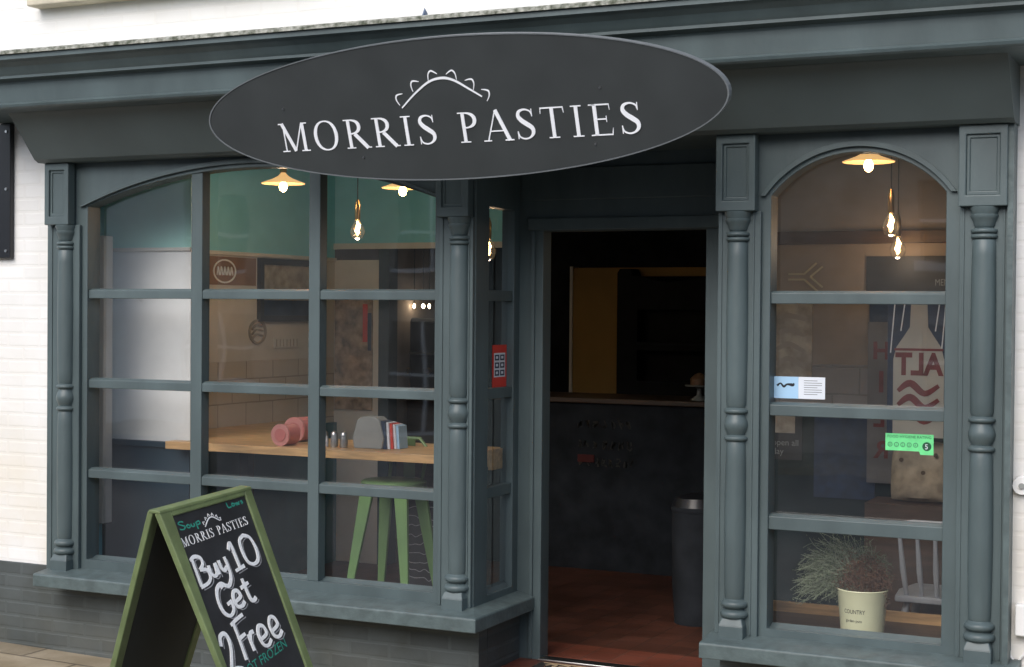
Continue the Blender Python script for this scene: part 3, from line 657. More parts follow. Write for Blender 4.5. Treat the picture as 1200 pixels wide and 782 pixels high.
# ================================================================== INTERIOR
FZ = -.11; CZ = 2.78
dark_q = brickmat('shaded_quarry_tiles', (.11, .042, .028), (.05, .028, .02), .45, .152, .152, .005, .35, axes='xy', dirt=.35, offset=0, dist=.003)  # darker copy of the quarry tiles; shade indoors put into the colour
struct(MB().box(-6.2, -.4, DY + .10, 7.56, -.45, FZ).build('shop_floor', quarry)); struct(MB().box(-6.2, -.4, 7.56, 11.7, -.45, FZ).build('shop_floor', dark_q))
struct(MB().add([(-6.2, 6.79, FZ - .004), (-3.43, 6.79, FZ - .004), (-3.43, 7.26, FZ - .004), (-6.2, 7.26, FZ - .004)], [(0, 1, 2, 3)]).build('shop_floor', quarry))
struct(MB().add([(-2.08, 6.79, FZ - .004), (-.4, 6.79, FZ - .004), (-.4, 7.26, FZ - .004), (-2.08, 7.26, FZ - .004)], [(0, 1, 2, 3)]).build('shop_floor', quarry))
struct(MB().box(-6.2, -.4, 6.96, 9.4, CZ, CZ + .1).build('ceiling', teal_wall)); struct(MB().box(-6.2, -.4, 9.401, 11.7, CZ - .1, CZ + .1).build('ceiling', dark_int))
LW = -5.78
lw = thing('side_wall', 'cream and teal left interior wall seen through the bay window', 'wall', (LW, 8, FZ))
MB().box(LW - .1, LW, 7.26, 9.3, 1.31, 1.985).build('middle', cream_wall, lw)
MB().box(LW - .1, LW, 7.26, 9.3, .2, 1.309).build('tiling', tile_side, lw)
MB().box(LW - .1, LW - .001, 7.26, 9.3, 1.986, CZ).build('upper', teal_wall, lw)
MB().box(LW - .1, LW - .002, 7.26, 9.3, FZ, .199).build('lower', navy_m, lw)
MB().box(LW, LW + .018, 7.26, 9.3, 1.975, 2.0).build('picture_rail', cream_wall, lw, bevel=.004)
MB().box(-6.2, -5.99, 6.96, 7.26, FZ, CZ).build('return', teal_wall, lw)
pn = thing('partition_panel', 'bright white boarded partition with teal above, just inside the leftmost panes', 'panel', (-5.7, 7.13, FZ))
MB().box(-5.99, -5.375, 7.13, 7.25, .89, 1.965).build('board', white_panel, pn)
MB().box(-5.99, -5.375, 7.131, 7.25, 1.985, CZ).build('upper_board', mat('pale_teal_gloss', (.42, .76, .69), rough=.4, var=.05), pn)
MB().box(-5.99, -5.37, 7.115, 7.13, 1.965, 1.985).build('rail', cream_wall, pn, bevel=.003)
MB().box(-5.99, -5.37, 7.10, 7.25, .858, .889).build('dado', navy_m, pn, bevel=.003)
MB().box(-5.99, -5.375, 7.125, 7.25, FZ, .857).build('lower_board', navy_m, pn)
MB().box(-5.93, -5.865, 6.98, 7.06, .42, 2.05).build('post', cream_wall, pn, bevel=.004)
# back partition in the bay and deeper room
bp_ = thing('back_partition', 'end wall of the seating corner with mottled brown print and teal above', 'wall', (-5.6, 9.3, FZ))
MB().box(-5.88, -5.40, 9.302, 9.40, FZ, 1.985).build('wall_board', cream_wall, bp_)
MB().box(-5.88, -4.45, 9.305, 9.40, 2.08, CZ).build('upper_board', teal_wall, bp_)
MB().box(-5.42, -5.34, 9.29, 9.41, FZ, 2.08).build('corner_post', navy_m, bp_)
MB().box(-5.88, -4.45, 9.28, 9.303, 2.06, 2.10).build('shelf', cream_wall, bp_)
ps = thing('wall_print', 'mottled brown print with red and blue flag marks beside the navy post', 'poster', (-5.5, 9.29, 1.4))
MB().box(-5.77, -5.47, 9.288, 9.30, .95, 1.78).build('sheet', map_m, ps)
fl_ = MB(); fl_.box(-5.54, -5.505, 9.280, 9.287, 1.42, 1.68); fl_.build('red_mark', red_p, ps)
MB().box(-5.50, -5.475, 9.281, 9.287, 1.36, 1.62).build('blue_mark', navy_p, ps)
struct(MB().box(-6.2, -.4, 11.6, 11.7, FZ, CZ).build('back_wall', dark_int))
struct(MB().box(-6.2, -5.9, 9.41, 11.6, FZ, CZ).build('room_wall', taupe_wall))
struct(MB().box(-.5, -.4, 6.96, 11.6, FZ, CZ).build('room_wall', taupe_wall))

# wall decorations
pf = thing('picture_frame', 'dark framed picture on the left wall behind the middle pane', 'picture', (LW + .02, 8.75, 1.78))
MB().extrude(rect(8.36, 9.12, 1.56, 1.97), [rect(8.40, 9.08, 1.60, 1.93)], YZ, LW, LW + .03).build('frame', black_m, pf)
MB().box(LW, LW + .012, 8.40, 9.08, 1.60, 1.70).build('print_lower', navy_p, pf)
MB().box(LW, LW + .012, 8.40, 9.08, 1.701, 1.93).build('print', paper, pf)
lg = thing('wall_logo', 'brown panel with a pale oval logo on the left wall, top of middle column', 'sign', (LW, 8.0, 1.85))
MB().box(LW, LW + .006, 7.78, 8.34, 1.79, 1.965).build('panel', mat('brown_print', (.26, .15, .09)), lg)
e = MB()
def LWF(a, b, d): return (LW + .007 + d, a, b)
e.extrude([(8.0 + .12 * math.cos(t * math.pi / 16), 1.875 + .075 * math.sin(t * math.pi / 16)) for t in range(32)], [[(8.0 + .108 * math.cos(t * math.pi / 16), 1.875 + .065 * math.sin(t * math.pi / 16)) for t in range(32)]], LWF, -.001, .003)
for k in range(5): ribbon(e, smooth([(7.92 + k * .035, 1.85, .008), (7.93 + k * .035, 1.90, .010), (7.945 + k * .035, 1.85, .008)]), LWF, -.001, .003)
e.build('emblem', white_panel, lg)
rl = thing('wall_roundel', 'grey relief roundel with diagonal bars on the cream left wall', 'decoration', (LW, 8.35, 1.5))
e = MB()
def LW2(a, b, d): return (LW + d, a, b)
e.extrude([(8.36 + .095 * math.cos(t * math.pi / 16), 1.495 + .08 * math.sin(t * math.pi / 16)) for t in range(32)], [[(8.36 + .08 * math.cos(t * math.pi / 16), 1.495 + .066 * math.sin(t * math.pi / 16)) for t in range(32)]], LW2, 0, .012)
for k in (-.03, 0, .03): ribbon(e, smooth([(8.30, 1.48 + k, .009), (8.35, 1.51 + k, .01), (8.42, 1.50 + k, .009)]), LW2, 0, .012)
e.build('relief', grout, rl)
wp = thing('wall_plaque', 'small pale lettered plaque right of the roundel on the left wall', 'plaque', (LW, 8.7, 1.4))
MB().box(LW, LW + .008, 8.55, 8.85, 1.385, 1.455).build('plate', cream_wall, wp)
e = MB()
for k in range(7): ribbon(e, [(8.575 + k * .04, 1.395, .006), (8.575 + k * .04, 1.445, .006)], lambda a, b, d: (LW + d, a, b), .007, .010)
e.build('marks', grout, wp)

# communal table / counter
ct = thing('wooden_counter', 'pale wooden counter running along behind the bay window', 'counter', (-4.4, 7.2, FZ))
MB().extrude([(-5.446, 7.0), (-3.43, 7.0), (-3.43, 7.62), (-4.9, 7.62), (LW + .002, 8.93), (LW + .002, 7.262), (-5.365, 7.262), (-5.365, 7.095), (-5.446, 7.095)], [], XY, .862, .905).build('worktop', wood_m, ct, bevel=.003)
MB().box(-3.432, -3.407, 6.97, 7.60, .85, .952).build('end_board', wood_m, ct, bevel=.003)
for x in (-5.3, -3.5): MB().box(x, x + .06, 7.5, 7.56, FZ, .861).build('leg', black_m, ct)
lb = thing('low_bench_wall', 'dark teal boarding below the counter behind the bay window', 'panel', (-4.4, 8.6, FZ))
MB().box(LW + .001, LW + .03, 7.27, 9.29, FZ, .858).build('side_boarding', mat('deep_teal', (.02, .13, .18), rough=.5), lb)
# things on the counter
def tin(x, y, z, r, h, lab, name='round_tin'):
    t = thing(name, lab, 'tin', (x, y, z), 'pink round tins on the counter')
    MB().tube([(x, y, z + r), (x + .02, y + h, z + r)], r, 24).build('body', pink_p, t, smooth=True)
    MB().tube([(x - .001, y - .012, z + r), (x - .001, y - .001, z + r)], [r * 1.03, r * 1.03], 24).build('lid', mat('pale_pink', (.55, .24, .22), rough=.4), t, smooth=True)
    MB().tube([(x - .001, y - .016, z + r), (x - .001, y - .0125, z + r)], [r * .6, r * .6], 20).build('label_disc', red_p if r < .01 else pink_p, t)
tin(-4.73, 7.08, .906, .058, .08, 'smaller pink round tin at the front edge of the counter')
tin(-4.80, 7.32, .906, .068, .09, 'larger pink round tin behind the smaller one on the counter')
mh = thing('menu_holder', 'grey menu holder with rounded top and red and blue menus on the counter', 'menu holder', (-4.15, 7.2, .906))
body = [(-.075, 0), (.075, 0), (.085, .05), (.062, .135), (.04, .150), (-.035, .150), (-.058, .135), (-.082, .05)]
def MH(a, b, d): return (-4.24 + a * 1.15, 7.16 + d, .906 + b * 1.12)
MB().extrude(body, [], MH, 0, .10).build('body', card_g, mh, bevel=.008)
for k, (m_, dx) in enumerate(((navy_p, .075), (white_p, .088), (red_p, .100), (white_p, .112), (blue_p, .124))):
    MB().add([(-4.225 + dx * 1.1 - .01, 7.17 + .012 * k, .907), (-4.225 + dx * 1.1 + .012, 7.17 + .012 * k, .907), (-4.225 + dx * 1.1 + .002, 7.17 + .012 * k, 1.052 - .006 * k), (-4.225 + dx * 1.1 - .022, 7.17 + .012 * k, 1.056 - .006 * k),
              (-4.225 + dx * 1.1 - .01, 7.26 + .012 * k, .907), (-4.225 + dx * 1.1 + .012, 7.26 + .012 * k, .907), (-4.225 + dx * 1.1 + .002, 7.26 + .012 * k, 1.052 - .006 * k), (-4.225 + dx * 1.1 - .022, 7.26 + .012 * k, 1.056 - .006 * k)],
             [(0, 1, 2, 3), (7, 6, 5, 4), (0, 4, 5, 1), (1, 5, 6, 2), (2, 6, 7, 3), (3, 7, 4, 0)]).build('menu', m_, mh)
for k, (x, lab) in enumerate(((-4.50, 'left steel salt pot on the counter'), (-4.44, 'middle steel pepper pot on the counter'), (-4.38, 'right steel sauce pot next to the menu holder'))):
    t = thing('condiment_pot', lab, 'pot', (x, 7.15, .906), 'steel condiment pots on the counter')
    MB().lathe([(.020, .906), (.022, .93), (.018, .965)], x, 7.15, 16).build('body', steel if k else white_p, t, smooth=True)
    MB().lathe([(.019, .966), (.019, .98), (.008, .992)], x, 7.15, 16).build('lid', steel, t, smooth=True)

# stool
def stool(x, y, zt, lab):
    t = thing('stool', lab, 'stool', (x, y, FZ))
    MB().lathe([(.10, zt - .035), (.172, zt - .03), (.178, zt - .008), (.165, zt), (.02, zt - .004)], x, y, 28).build('seat', tolix, t, smooth=True)
    for sx, sy in ((1, 1), (1, -1), (-1, 1), (-1, -1)):
        b = MB(); b.hexa([(x + sx * .10 - .04, y + sy * .10 - .012, zt - .03), (x + sx * .10 + .04, y + sy * .10 - .012, zt - .03), (x + sx * .10 + .04, y + sy * .10 + .012, zt - .03), (x + sx * .10 - .04, y + sy * .10 + .012, zt - .03)],
                         [(x + sx * .205 - .011, y + sy * .205 - .008, FZ), (x + sx * .205 + .011, y + sy * .205 - .008, FZ), (x + sx * .205 + .011, y + sy * .205 + .008, FZ), (x + sx * .205 - .011, y + sy * .205 + .008, FZ)])
        b.build('leg', tolix, t, bevel=.003)
    b = MB(); h = .17; k = .158
    for a, c in (((k, k), (k, -k)), ((k, -k), (-k, -k)), ((-k, -k), (-k, k)), ((-k, k), (k, k))):
        b.tube([(x + a[0], y + a[1], FZ + h + .02), (x + c[0], y + c[1], FZ + h + .02)], .008, 8)
    b.build('footrest', tolix, t, smooth=True)
    b = MB(); b.tube([(x - .10, y + .13, zt - .01), (x - .11, y + .17, zt + .16), (x - .06, y + .18, zt + .21), (x + .06, y + .18, zt + .21), (x + .11, y + .17, zt + .16), (x + .10, y + .13, zt - .01)], .010, 8)
    b.box(x - .035, x + .035, y + .165, y + .172, zt, zt + .21)
    b.build('backrest', tolix, t, smooth=False)
stool(-4.14, 7.27, .735, 'green metal stool tucked under the counter in the bay window')
cbx = thing('menu_blackboard', 'small blackboard with chalk scrawl standing behind the green stool', 'blackboard', (-4.1, 7.9, .3))
MB().box(-4.42, -4.14, 7.88, 7.90, FZ, .58).build('slate', board_m, cbx)
e = MB()
for k in range(9):
    zz = .10 + k * .05
    ribbon(e, smooth([(-4.40 + .03 * j, zz + random.uniform(-.014, .014), .004) for j in range(9)]), lambda a, b, d: (a, 7.879 - d, b), 0, .002)
e.build('chalk_marks', chalk_g, cbx)

# pendant lamps
def point(loc, e_, r=.03, col=(1, .83, .65)):
    l = bpy.data.lights.new('lamp_light', 'POINT'); l.energy = e_; l.shadow_soft_size = r; l.color = col; return l
def lamp(x, y, z, kind, lab, grp, e_=4):
    t = thing('pendant_lamp', lab, 'lamp', (x, y, z), grp)
    b = MB()
    MB().tube([(x, y, z + .16), (x, y, CZ)], .003, 6).build('cord', black_m, t)
    if kind == 'disc':
        MB().lathe([(.045, z + .006), (.122, z - .014), (.125, z - .010), (.06, z + .014), (.03, z + .030), (.012, z + .05)], x, y, 32).build('shade', shade_m, t, smooth=True)
        MB().lathe([(.020, z + .05), (.020, z + .13), (.01, z + .165)], x, y, 16).build('holder', brass, t, smooth=True)
        MB().lathe([(.010, z + .0), (.018, z - .012), (.024, z - .03), (.018, z - .05), (.004, z - .060)], x, y, 16).build('bulb', bulb_m, t, smooth=True)
        lz = z - .045
    else:
        MB().lathe([(.012, z + .045), (.016, z + .05), (.017, z + .13), (.008, z + .165)], x, y, 16).build('holder', brass, t, smooth=True)
        g = MB().lathe([(.012, z + .048), (.022, z + .03), (.042, z - .01), (.044, z - .03), (.030, z - .06), (.004, z - .072)], x, y, 20).build('glass_globe', glass, t, smooth=True)
        MB().tube([(x, y, z + .035), (x + .006, y, z + .01), (x - .004, y, z - .02), (x + .003, y, z - .04)], [.004, .011, .013, .003], 8).build('filament', bulb_m, t, smooth=True)
        lz = z - .09
    l = point((x, y, lz), e_); lo = bpy.data.objects.new('lamp_light', l); SC.collection.objects.link(lo); lo.location = (x, y, lz)
    lo.parent = t; lo.matrix_parent_inverse = Matrix.Translation(-Vector((x, y, z)))
    return t
lamp(-5.01, 7.5, 2.372, 'disc', 'enamel disc lamp hanging in the middle column of the bay window', 'pendant lamps in the bay', 2)
lamp(-4.756, 7.9, 2.125, 'bulb', 'bare filament bulb hanging in the right column of the bay window', 'pendant lamps in the bay', 2)
lamp(-4.51, 8.0, 2.37, 'disc', 'lamp just below the oval sign, right of the bare bulb', 'pendant lamps in the bay', 1)
lamp(-3.75, 7.6, 1.985, 'bulb', 'small bulb glowing behind the narrow side panes by the door', 'pendant lamps in the bay', .6)
lamp(-1.672, 7.5, 2.385, 'disc', 'enamel disc lamp at the top of the narrow arched window', 'pendant lamps in the right window', 1)
lamp(-1.625, 7.8, 2.10, 'bulb', 'upper of the two bare bulbs in the narrow arched window', 'pendant lamps in the right window', .6)
lamp(-1.712, 8.4, 2.01, 'bulb', 'lower of the two bare bulbs in the narrow arched window', 'pendant lamps in the right window', .6)
for i, u_ in enumerate((-.5535, -.546, -.541)):
    x = u_ * 10.6; t = thing('spot_lamp', ('left', 'middle', 'right')[i] + ' of three tiny spot lamps deep in the shop', 'lamp', (x, 10.6, 1.67), 'row of tiny spot lamps')
    MB().lathe([(.004, 1.655), (.013 if i == 1 else .009, 1.668), (.013 if i == 1 else .009, 1.678), (.004, 1.69)], x, 10.6, 12).build('bulb', bulbs_s, t, smooth=True)
    MB().tube([(x, 10.6, 1.691), (x, 10.6, 2.05), (x, 10.63, CZ)], .004, 6).build('stem', black_m, t)
# appliance at the back, seen through the right-hand panes of the bay
ap = thing('coffee_machine', 'dark machine on a stand at the back under the spot lamps', 'machine', (-5.7, 10.8, 1.2))
MB().box(-6.0, -5.55, 10.6, 11.2, 1.02, 1.58).build('body', dark_int, ap, bevel=.03)
MB().box(-5.98, -5.57, 10.58, 10.6, 1.30, 1.315).build('trim', steel, ap)
MB().box(-6.0, -5.3, 10.55, 11.4, FZ, 1.0).build('stand', dark_wood, ap)
for xx in (-5.9, -5.72): MB().tube([(xx, 10.58, 1.18), (xx, 10.55, 1.17)], .022, 10).build('dial', brass, ap)

# ---- behind the doorway: serving counter and back fitting
sv = thing('serving_counter', 'dark serving counter at the back of the shop, seen through the doorway', 'counter', (-3.6, 9.8, FZ))
MB().box(-5.2, -2.9, 9.8, 10.4, FZ, 1.02).build('front', dark_int, sv)
MB().box(-5.22, -2.88, 9.77, 10.42, 1.022, 1.055).build('worktop', dark_wood, sv, bevel=.004)
e = MB()
def SV(a, b, d): return (a, 9.799 - d, b)
rnd_ = random.Random(4)
for z in (.88, .74, .62):
    x = -4.15
    while x < -3.76:
        for _ in range(3):
            ribbon(e, smooth([(x + rnd_.uniform(0, .04), z + rnd_.uniform(-.03, .03), rnd_.uniform(.004, .012)) for _ in range(3)]), SV, 0, .003)
        x += rnd_.uniform(.045, .075)
e.build('chalk_marks', mat('dim_chalk', (.045, .045, .042), rough=.9), sv)
MB().box(-4.14, -4.02, 9.79, 9.799, .62, .67).build('red_mark', mat('dim_red', (.08, .015, .015), rough=.9), sv)
oc = thing('ochre_panel', 'ochre painted wall panel behind the serving counter', 'panel', (-3.9, 11.0, 1))
MB().box(-4.70, -4.27, 11.0, 11.1, FZ, 1.975).build('panel', ochre, oc)
MB().box(-4.268, -3.5, 11.0, 11.1, 1.91, 1.975).build('top_band', ochre, oc)
MB().box(-4.725, -4.702, 10.99, 11.1, FZ, 1.985).build('edge', cream_wall, oc)
dc = thing('dresser', 'tall dark dresser with shelves and a wavy top edge, right of the ochre panel', 'dresser', (-3.7, 10.9, FZ))
MB().extrude([(-4.26, FZ), (-2.9, FZ), (-2.9, 1.90), (-3.3, 1.91), (-3.6, 1.895), (-3.85, 1.86), (-3.95, 1.87), (-4.05, 1.90), (-4.14, 1.91), (-4.16, 1.96), (-4.24, 1.96), (-4.26, 1.93)], [rect(-4.1, -3.0, 1.12, 1.36), rect(-4.1, -3.0, 1.42, 1.66)], XZ, 10.8, 10.98).build('carcass', matt_black, dc)
MB().box(-4.11, -2.99, 10.95, 10.99, 1.1, 1.68).build('back', matt_black, dc)
for z in (1.40, 1.12): MB().box(-4.1, -3.0, 10.79, 10.95, z, z + .012).build('shelf', dark_int, dc)
cs = thing('cake_stand', 'pale cake stand on the serving counter, right side of the doorway', 'cake stand', (-3.33, 9.95, 1.056))
MB().lathe([(.055, 1.056), (.05, 1.065), (.018, 1.09), (.014, 1.13), (.03, 1.145), (.095, 1.15), (.097, 1.158)], -3.33, 9.95, 24).build('stand', card_g, cs, smooth=True)
MB().lathe([(.06, 1.159), (.062, 1.2), (.03, 1.23), (.005, 1.24)], -3.33, 9.95, 20).build('cake', mat('brown_cake', (.2, .11, .06)), cs, smooth=True)
bn = thing('waste_bin', 'round dark bin with a steel rim at the right side of the doorway', 'bin', (-2.8, 8.3, FZ))
MB().lathe([(.12, FZ), (.135, .12), (.14, .52)], -2.82, 8.4, 28).build('body', dark_int, bn, smooth=True)
MB().lathe([(.141, .521), (.146, .535), (.141, .55)], -2.82, 8.4, 28).build('rim', dark_int, bn, smooth=True)
MB().lathe([(.14, .551), (.12, .60), (.03, .625)], -2.82, 8.4, 28).build('lid', black_m, bn, smooth=True)

# ---- right-hand window: partition wall with posters
RW = 8.6
rw = thing('display_wall', 'tan tiled wall with taupe top behind the narrow arched window', 'wall', (-1.6, RW, FZ))
MB().box(-2.72, -.5, RW, RW + .1, 1.13, 1.36).build('tiling', tan_wall, rw)
MB().box(-2.72, -.5, RW - .004, RW + .1, FZ, 1.129).build('lower', mat('dark_teal_boarding', (.015, .028, .03), rough=.8, var=.3, spec=.2), rw)
MB().box(-2.72, -.5, RW, RW + .1, 1.361, 2.03).build('middle', mat('tan_emulsion', (.27, .22, .175), rough=.85), rw)
MB().box(-2.72, -.5, RW - .03, RW + .1, 2.031, 2.10).build('beam', dark_wood, rw, bevel=.004)
MB().box(-2.72, -.5, RW + .001, RW + .1, 2.101, CZ).build('upper', taupe_wall, rw)
MB().box(-2.72, -2.62, RW + .101, 11.6, FZ, CZ).build('return', dark_int, rw)
def RWP(a, b, d): return (a, RW - d, b)
# chevron mark
cv = thing('chevron_mark', 'pale double chevron mark on the tan wall in the narrow window', 'decoration', (-2.3, RW, 1.85))
e = MB()
for dz in (-.012, .018):
    ribbon(e, [(-2.36, 1.845 + dz, .010), (-2.27, 1.845 + dz, .010)], RWP, 0, .006)
ribbon(e, [(-2.27, 1.863, .010), (-2.20, 1.925, .010)], RWP, 0, .007); ribbon(e, [(-2.27, 1.833, .010), (-2.19, 1.765, .010)], RWP, 0, .008)
ribbon(e, [(-2.235, 1.848, .010), (-2.165, 1.905, .010)], RWP, 0, .006); ribbon(e, [(-2.235, 1.848, .010), (-2.165, 1.790, .010)], RWP, 0, .007)
e.build('mark', mat('pale_gold_paint', (.5, .45, .3)), cv)
def poster(x0, x1, z0, z1, m_, lab, y=RW, name='poster'):
    t = thing(name, lab, 'poster', ((x0 + x1) / 2, y, z0)); MB().box(x0, x1, y - .012, y - .001, z0, z1).build('sheet', m_, t); return t
poster(-2.45, -2.22, 1.26, 1.71, paper, 'beige faded poster at the left of the narrow window')
pz = MB()
for k in range(4): ribbon(pz, smooth([(-2.42, 1.35 + k * .09, .02), (-2.35, 1.39 + k * .08, .03), (-2.26, 1.34 + k * .09, .02)]), RWP, .012, .014)
pz.build('printed_shapes', grout, bpy.data.objects['poster'])
t = poster(-2.45, -2.27, .82, 1.12, board_m, 'small dark card with pale writing low in the narrow window')
e = MB(); sans(e, 'open all\nday', .05, lambda a, b, d: (a, RW - .0135, b), 0, 0, x0=-2.44, y0=.90, width=.15); e.build('writing', card_g, t)
MB().box(-2.43, -2.31, RW - .014, RW - .0122, .97, 1.10).build('picture', paper, t)
t = poster(-1.92, -1.42, 1.76, 1.96, board_m, 'dark rounded menu board high in the narrow window')
e = MB(); sans(e, 'MENU', .05, lambda a, b, d: (a, RW - .0135, b), 0, 0, x0=-1.55, y0=1.80, width=.10); e.build('writing', card_g, t)
poster(-2.2, -1.86, .62, 1.12, navy_p, 'navy cloth panel low in the narrow window', y=RW - .002)
poster(-1.90, -1.80, 1.42, 1.72, navy_p, 'narrow navy strip above the white lettered strip', y=RW - .001)
t = poster(-1.90, -1.75, .72, 1.60, mat('dim_grey_banner', (.15, .15, .16), rough=.8, var=.2), 'narrow grey banner with dark red letters down it', y=RW - .03)
e = MB()
sans(e, 'H', .13, lambda a, b, d: (a, RW - .0435, b), 0, 0, x0=-1.875, y0=1.40, bold=.004); sans(e, 'I', .16, lambda a, b, d: (a, RW - .0435, b), 0, 0, x0=-1.845, y0=1.22, bold=.004)
sans(e, 'E', .13, lambda a, b, d: (a, RW - .0435, b), 0, 0, x0=-1.865, y0=1.03, mirror=True, bold=.004); sans(e, 'R', .13, lambda a, b, d: (a, RW - .0435, b), 0, 0, x0=-1.865, y0=.86, mirror=True, bold=.004)
e.build('letters', salt_red, t)
SY = 7.9
t = thing('bottle_banner', 'blue banner with a pale bottle shape and red letters behind the narrow window', 'banner', (-1.45, SY, 1.2))
MB().box(-1.655, -1.40 + .06, SY, SY + .01, 1.03, 1.72).build('sheet', navy_p, t)
def SP(a, b, d): return (a, SY - d, b)
MB().extrude([(-1.625, 1.03), (-1.375, 1.03), (-1.375, 1.42), (-1.39, 1.48), (-1.43, 1.54), (-1.455, 1.58), (-1.46, 1.70), (-1.54, 1.70), (-1.545, 1.58), (-1.57, 1.54), (-1.61, 1.48), (-1.625, 1.42)], [], SP, .001, .004).build('bottle_shape', mat('pale_grey_print', (.42, .41, .37)), t)
e = MB(); sans(e, 'ALT', .15, lambda a, b, d: (a, SY - .0055, b), 0, 0, x0=-1.615, y0=1.345, width=.23, mirror=True, bold=.006); e.box(-1.62, -1.38, SY - .0055, SY - .0045, 1.462, 1.474)
for k in range(3): ribbon(e, smooth([(-1.60, 1.12 + k * .07, .02), (-1.54, 1.16 + k * .07, .035), (-1.47, 1.11 + k * .07, .03), (-1.40, 1.15 + k * .07, .02)]), SP, .0045, .0058)
e.build('letters', salt_red, t)
e = MB()
for x in (-1.64, -1.59, -1.42, -1.39): ribbon(e, [(x, 1.45 if abs(x + 1.5) > .11 else 1.56, .006), (x + .02, 1.71, .006)], SP, .0002, .0008)
e.build('stripes', white_p, t)
# sloping window shelf, pot, plant, chair, cushion
ws = thing('window_shelf', 'dark timber display shelf behind the narrow window with a tan front lip', 'shelf', (-1.5, 7, .2))
MB().box(-2.07, -.92, 6.765, 7.30, .16, .215).build('board', dark_wood, ws)
MB().box(-2.07, -.92, 7.30, 7.325, .16, .262).build('lip', wood_m, ws)
PX, PY, PZ = -1.535, 6.865, .216
pt = thing('flower_pot', 'cream enamel flower pot with faint black writing in the narrow window', 'pot', (PX, PY, PZ))
MB().lathe([(.090, PZ), (.091, PZ + .004), (.109, PZ + .213), (.113, PZ + .218), (.111, PZ + .222), (.105, PZ + .205), (.102, PZ + .180)], PX, PY, 36).build('bowl', pot_m, pt, smooth=True)
MB().lathe([(.02, PZ + .176), (.104, PZ + .182)], PX, PY, 24).build('soil', mat('soil', (.03, .02, .015)), pt)
e = MB()
def PT(a, b, d):
    ang = -math.pi / 2 + a; z = PZ + b; r_ = .0908 + (b / .213) * .018 + .0008
    return (PX + r_ * math.cos(ang), PY + r_ * math.sin(ang), z)
sans(e, 'COUNTRY', .026, PT, 0, 0, x0=-.62, y0=.122, width=.95); sans(e, 'garden pots', .018, PT, 0, 0, x0=-.55, y0=.085, width=.75)
e.build('lettering', ink, pt)
MB().tube([(PX + .108, PY - .02, PZ + .15), (PX + .12, PY - .03, PZ + .17), (PX + .118, PY - .03, PZ + .19)], .010, 8).build('handle', dark_wood, pt, smooth=True)
pl = thing('bushy_plant', 'wiry grey green plant with russet heather spilling from the cream pot', 'plant', (PX, PY, PZ + .17))
def spray(cx, cy, cz, n, spread, h, leaf, stems, seed, lean):
    rnd = random.Random(seed)
    for i in range(n):
        a = rnd.uniform(0, 2 * math.pi); rr = spread * math.sqrt(rnd.random()); hh = h * (1 - .55 * (rr / spread) ** 2) * rnd.uniform(.35, 1.05)
        tip = Vector((cx + lean[0] * rnd.uniform(.3, 1) + rr * math.cos(a), max(6.775, min(7.1, cy + .5 * rr * math.sin(a))), cz + hh + lean[1] * rr))
        b = Vector((PX + rnd.uniform(-.05, .05), PY + rnd.uniform(-.03, .05), PZ + .16))
        mid = (b + tip) / 2 + Vector((rnd.gauss(0, .022), 0, .03 + .06 * rnd.random())); mid.y = max(6.78, mid.y); m2 = (mid + tip) / 2 + Vector((rnd.gauss(0, .014), 0, rnd.gauss(.012, .012)))
        pts = smooth([tuple(b), tuple(mid), tuple(m2), tuple(tip)], 4)
        stems.tube(pts, .0011, 3)
        for j in range(13):
            k = rnd.uniform(.3, 1); p = Vector(pts[min(len(pts) - 1, int(k * (len(pts) - 1)))]) + Vector([rnd.gauss(0, .011) for _ in range(3)])
            p.y = max(6.752, p.y)
            d = Vector([rnd.gauss(0, 1) for _ in range(3)]).normalized(); s2 = d.cross(Vector([rnd.gauss(0, 1) for _ in range(3)])).normalized()
            L_ = rnd.uniform(.005, .013); w_ = rnd.uniform(.0018, .0034)
            leaf.add([p - s2 * w_, p + d * L_ * .5 + s2 * w_ * 1.3 * 0, p + s2 * w_, p + d * L_], [(0, 1, 2), (0, 2, 3)])
l1, l2, l3, st1, st3 = MB(), MB(), MB(), MB(), MB()
spray(-1.69, PY, PZ + .10, 300, .15, .36, l1, st1, 1, (-.02, 0)); spray(-1.60, PY + .05, PZ + .20, 240, .20, .26, l1, st1, 5, (0, 0))
spray(-1.72, PY, PZ + .07, 150, .13, .28, l2, st1, 2, (-.02, 0)); spray(-1.54, PY - .01, PZ + .17, 300, .14, .21, l3, st3, 3, (0, 0))
l1.build('foliage', leaf_g, pl); l2.build('pale_foliage', leaf_p, pl); l3.build('heather', leaf_r, pl); st1.build('stems', leaf_p, pl); st3.build('heather_stems', leaf_r, pl)
# chair
ch = thing('wooden_chair', 'pale grey painted spindle back chair behind the flower pot', 'chair', (-1.35, 7.62, FZ))
hx, hy, sz = -1.31, 7.58, .325
MB().extrude([(hx - .19, hy - .20), (hx + .19, hy - .20), (hx + .21, hy + .0), (hx + .17, hy + .19), (hx - .17, hy + .19), (hx - .21, hy)], [], XY, sz - .03, sz).build('seat', chair_m, ch, bevel=.008)
for sx in (-1, 1):
    for sy in (-1, 1):
        x, y = hx + sx * .14, hy + sy * .14
        MB().tube([(x, y, sz - .028), (x + sx * .02, y + sy * .02, .2), (x + sx * .03, y + sy * .03, .12), (x + sx * .045, y + sy * .045, FZ)], [.013, .02, .013, .010], 10).build('leg', chair_m, ch, smooth=True)
for k in range(5):
    x = hx - .14 + k * .07; MB().tube([(x, hy - .17, sz), (x + (k - 2) * .006, hy - .20, sz + .12), (x + (k - 2) * .012, hy - .235, sz + .30)], [.011, .014, .009], 8).build('spindle', chair_m, ch, smooth=True)
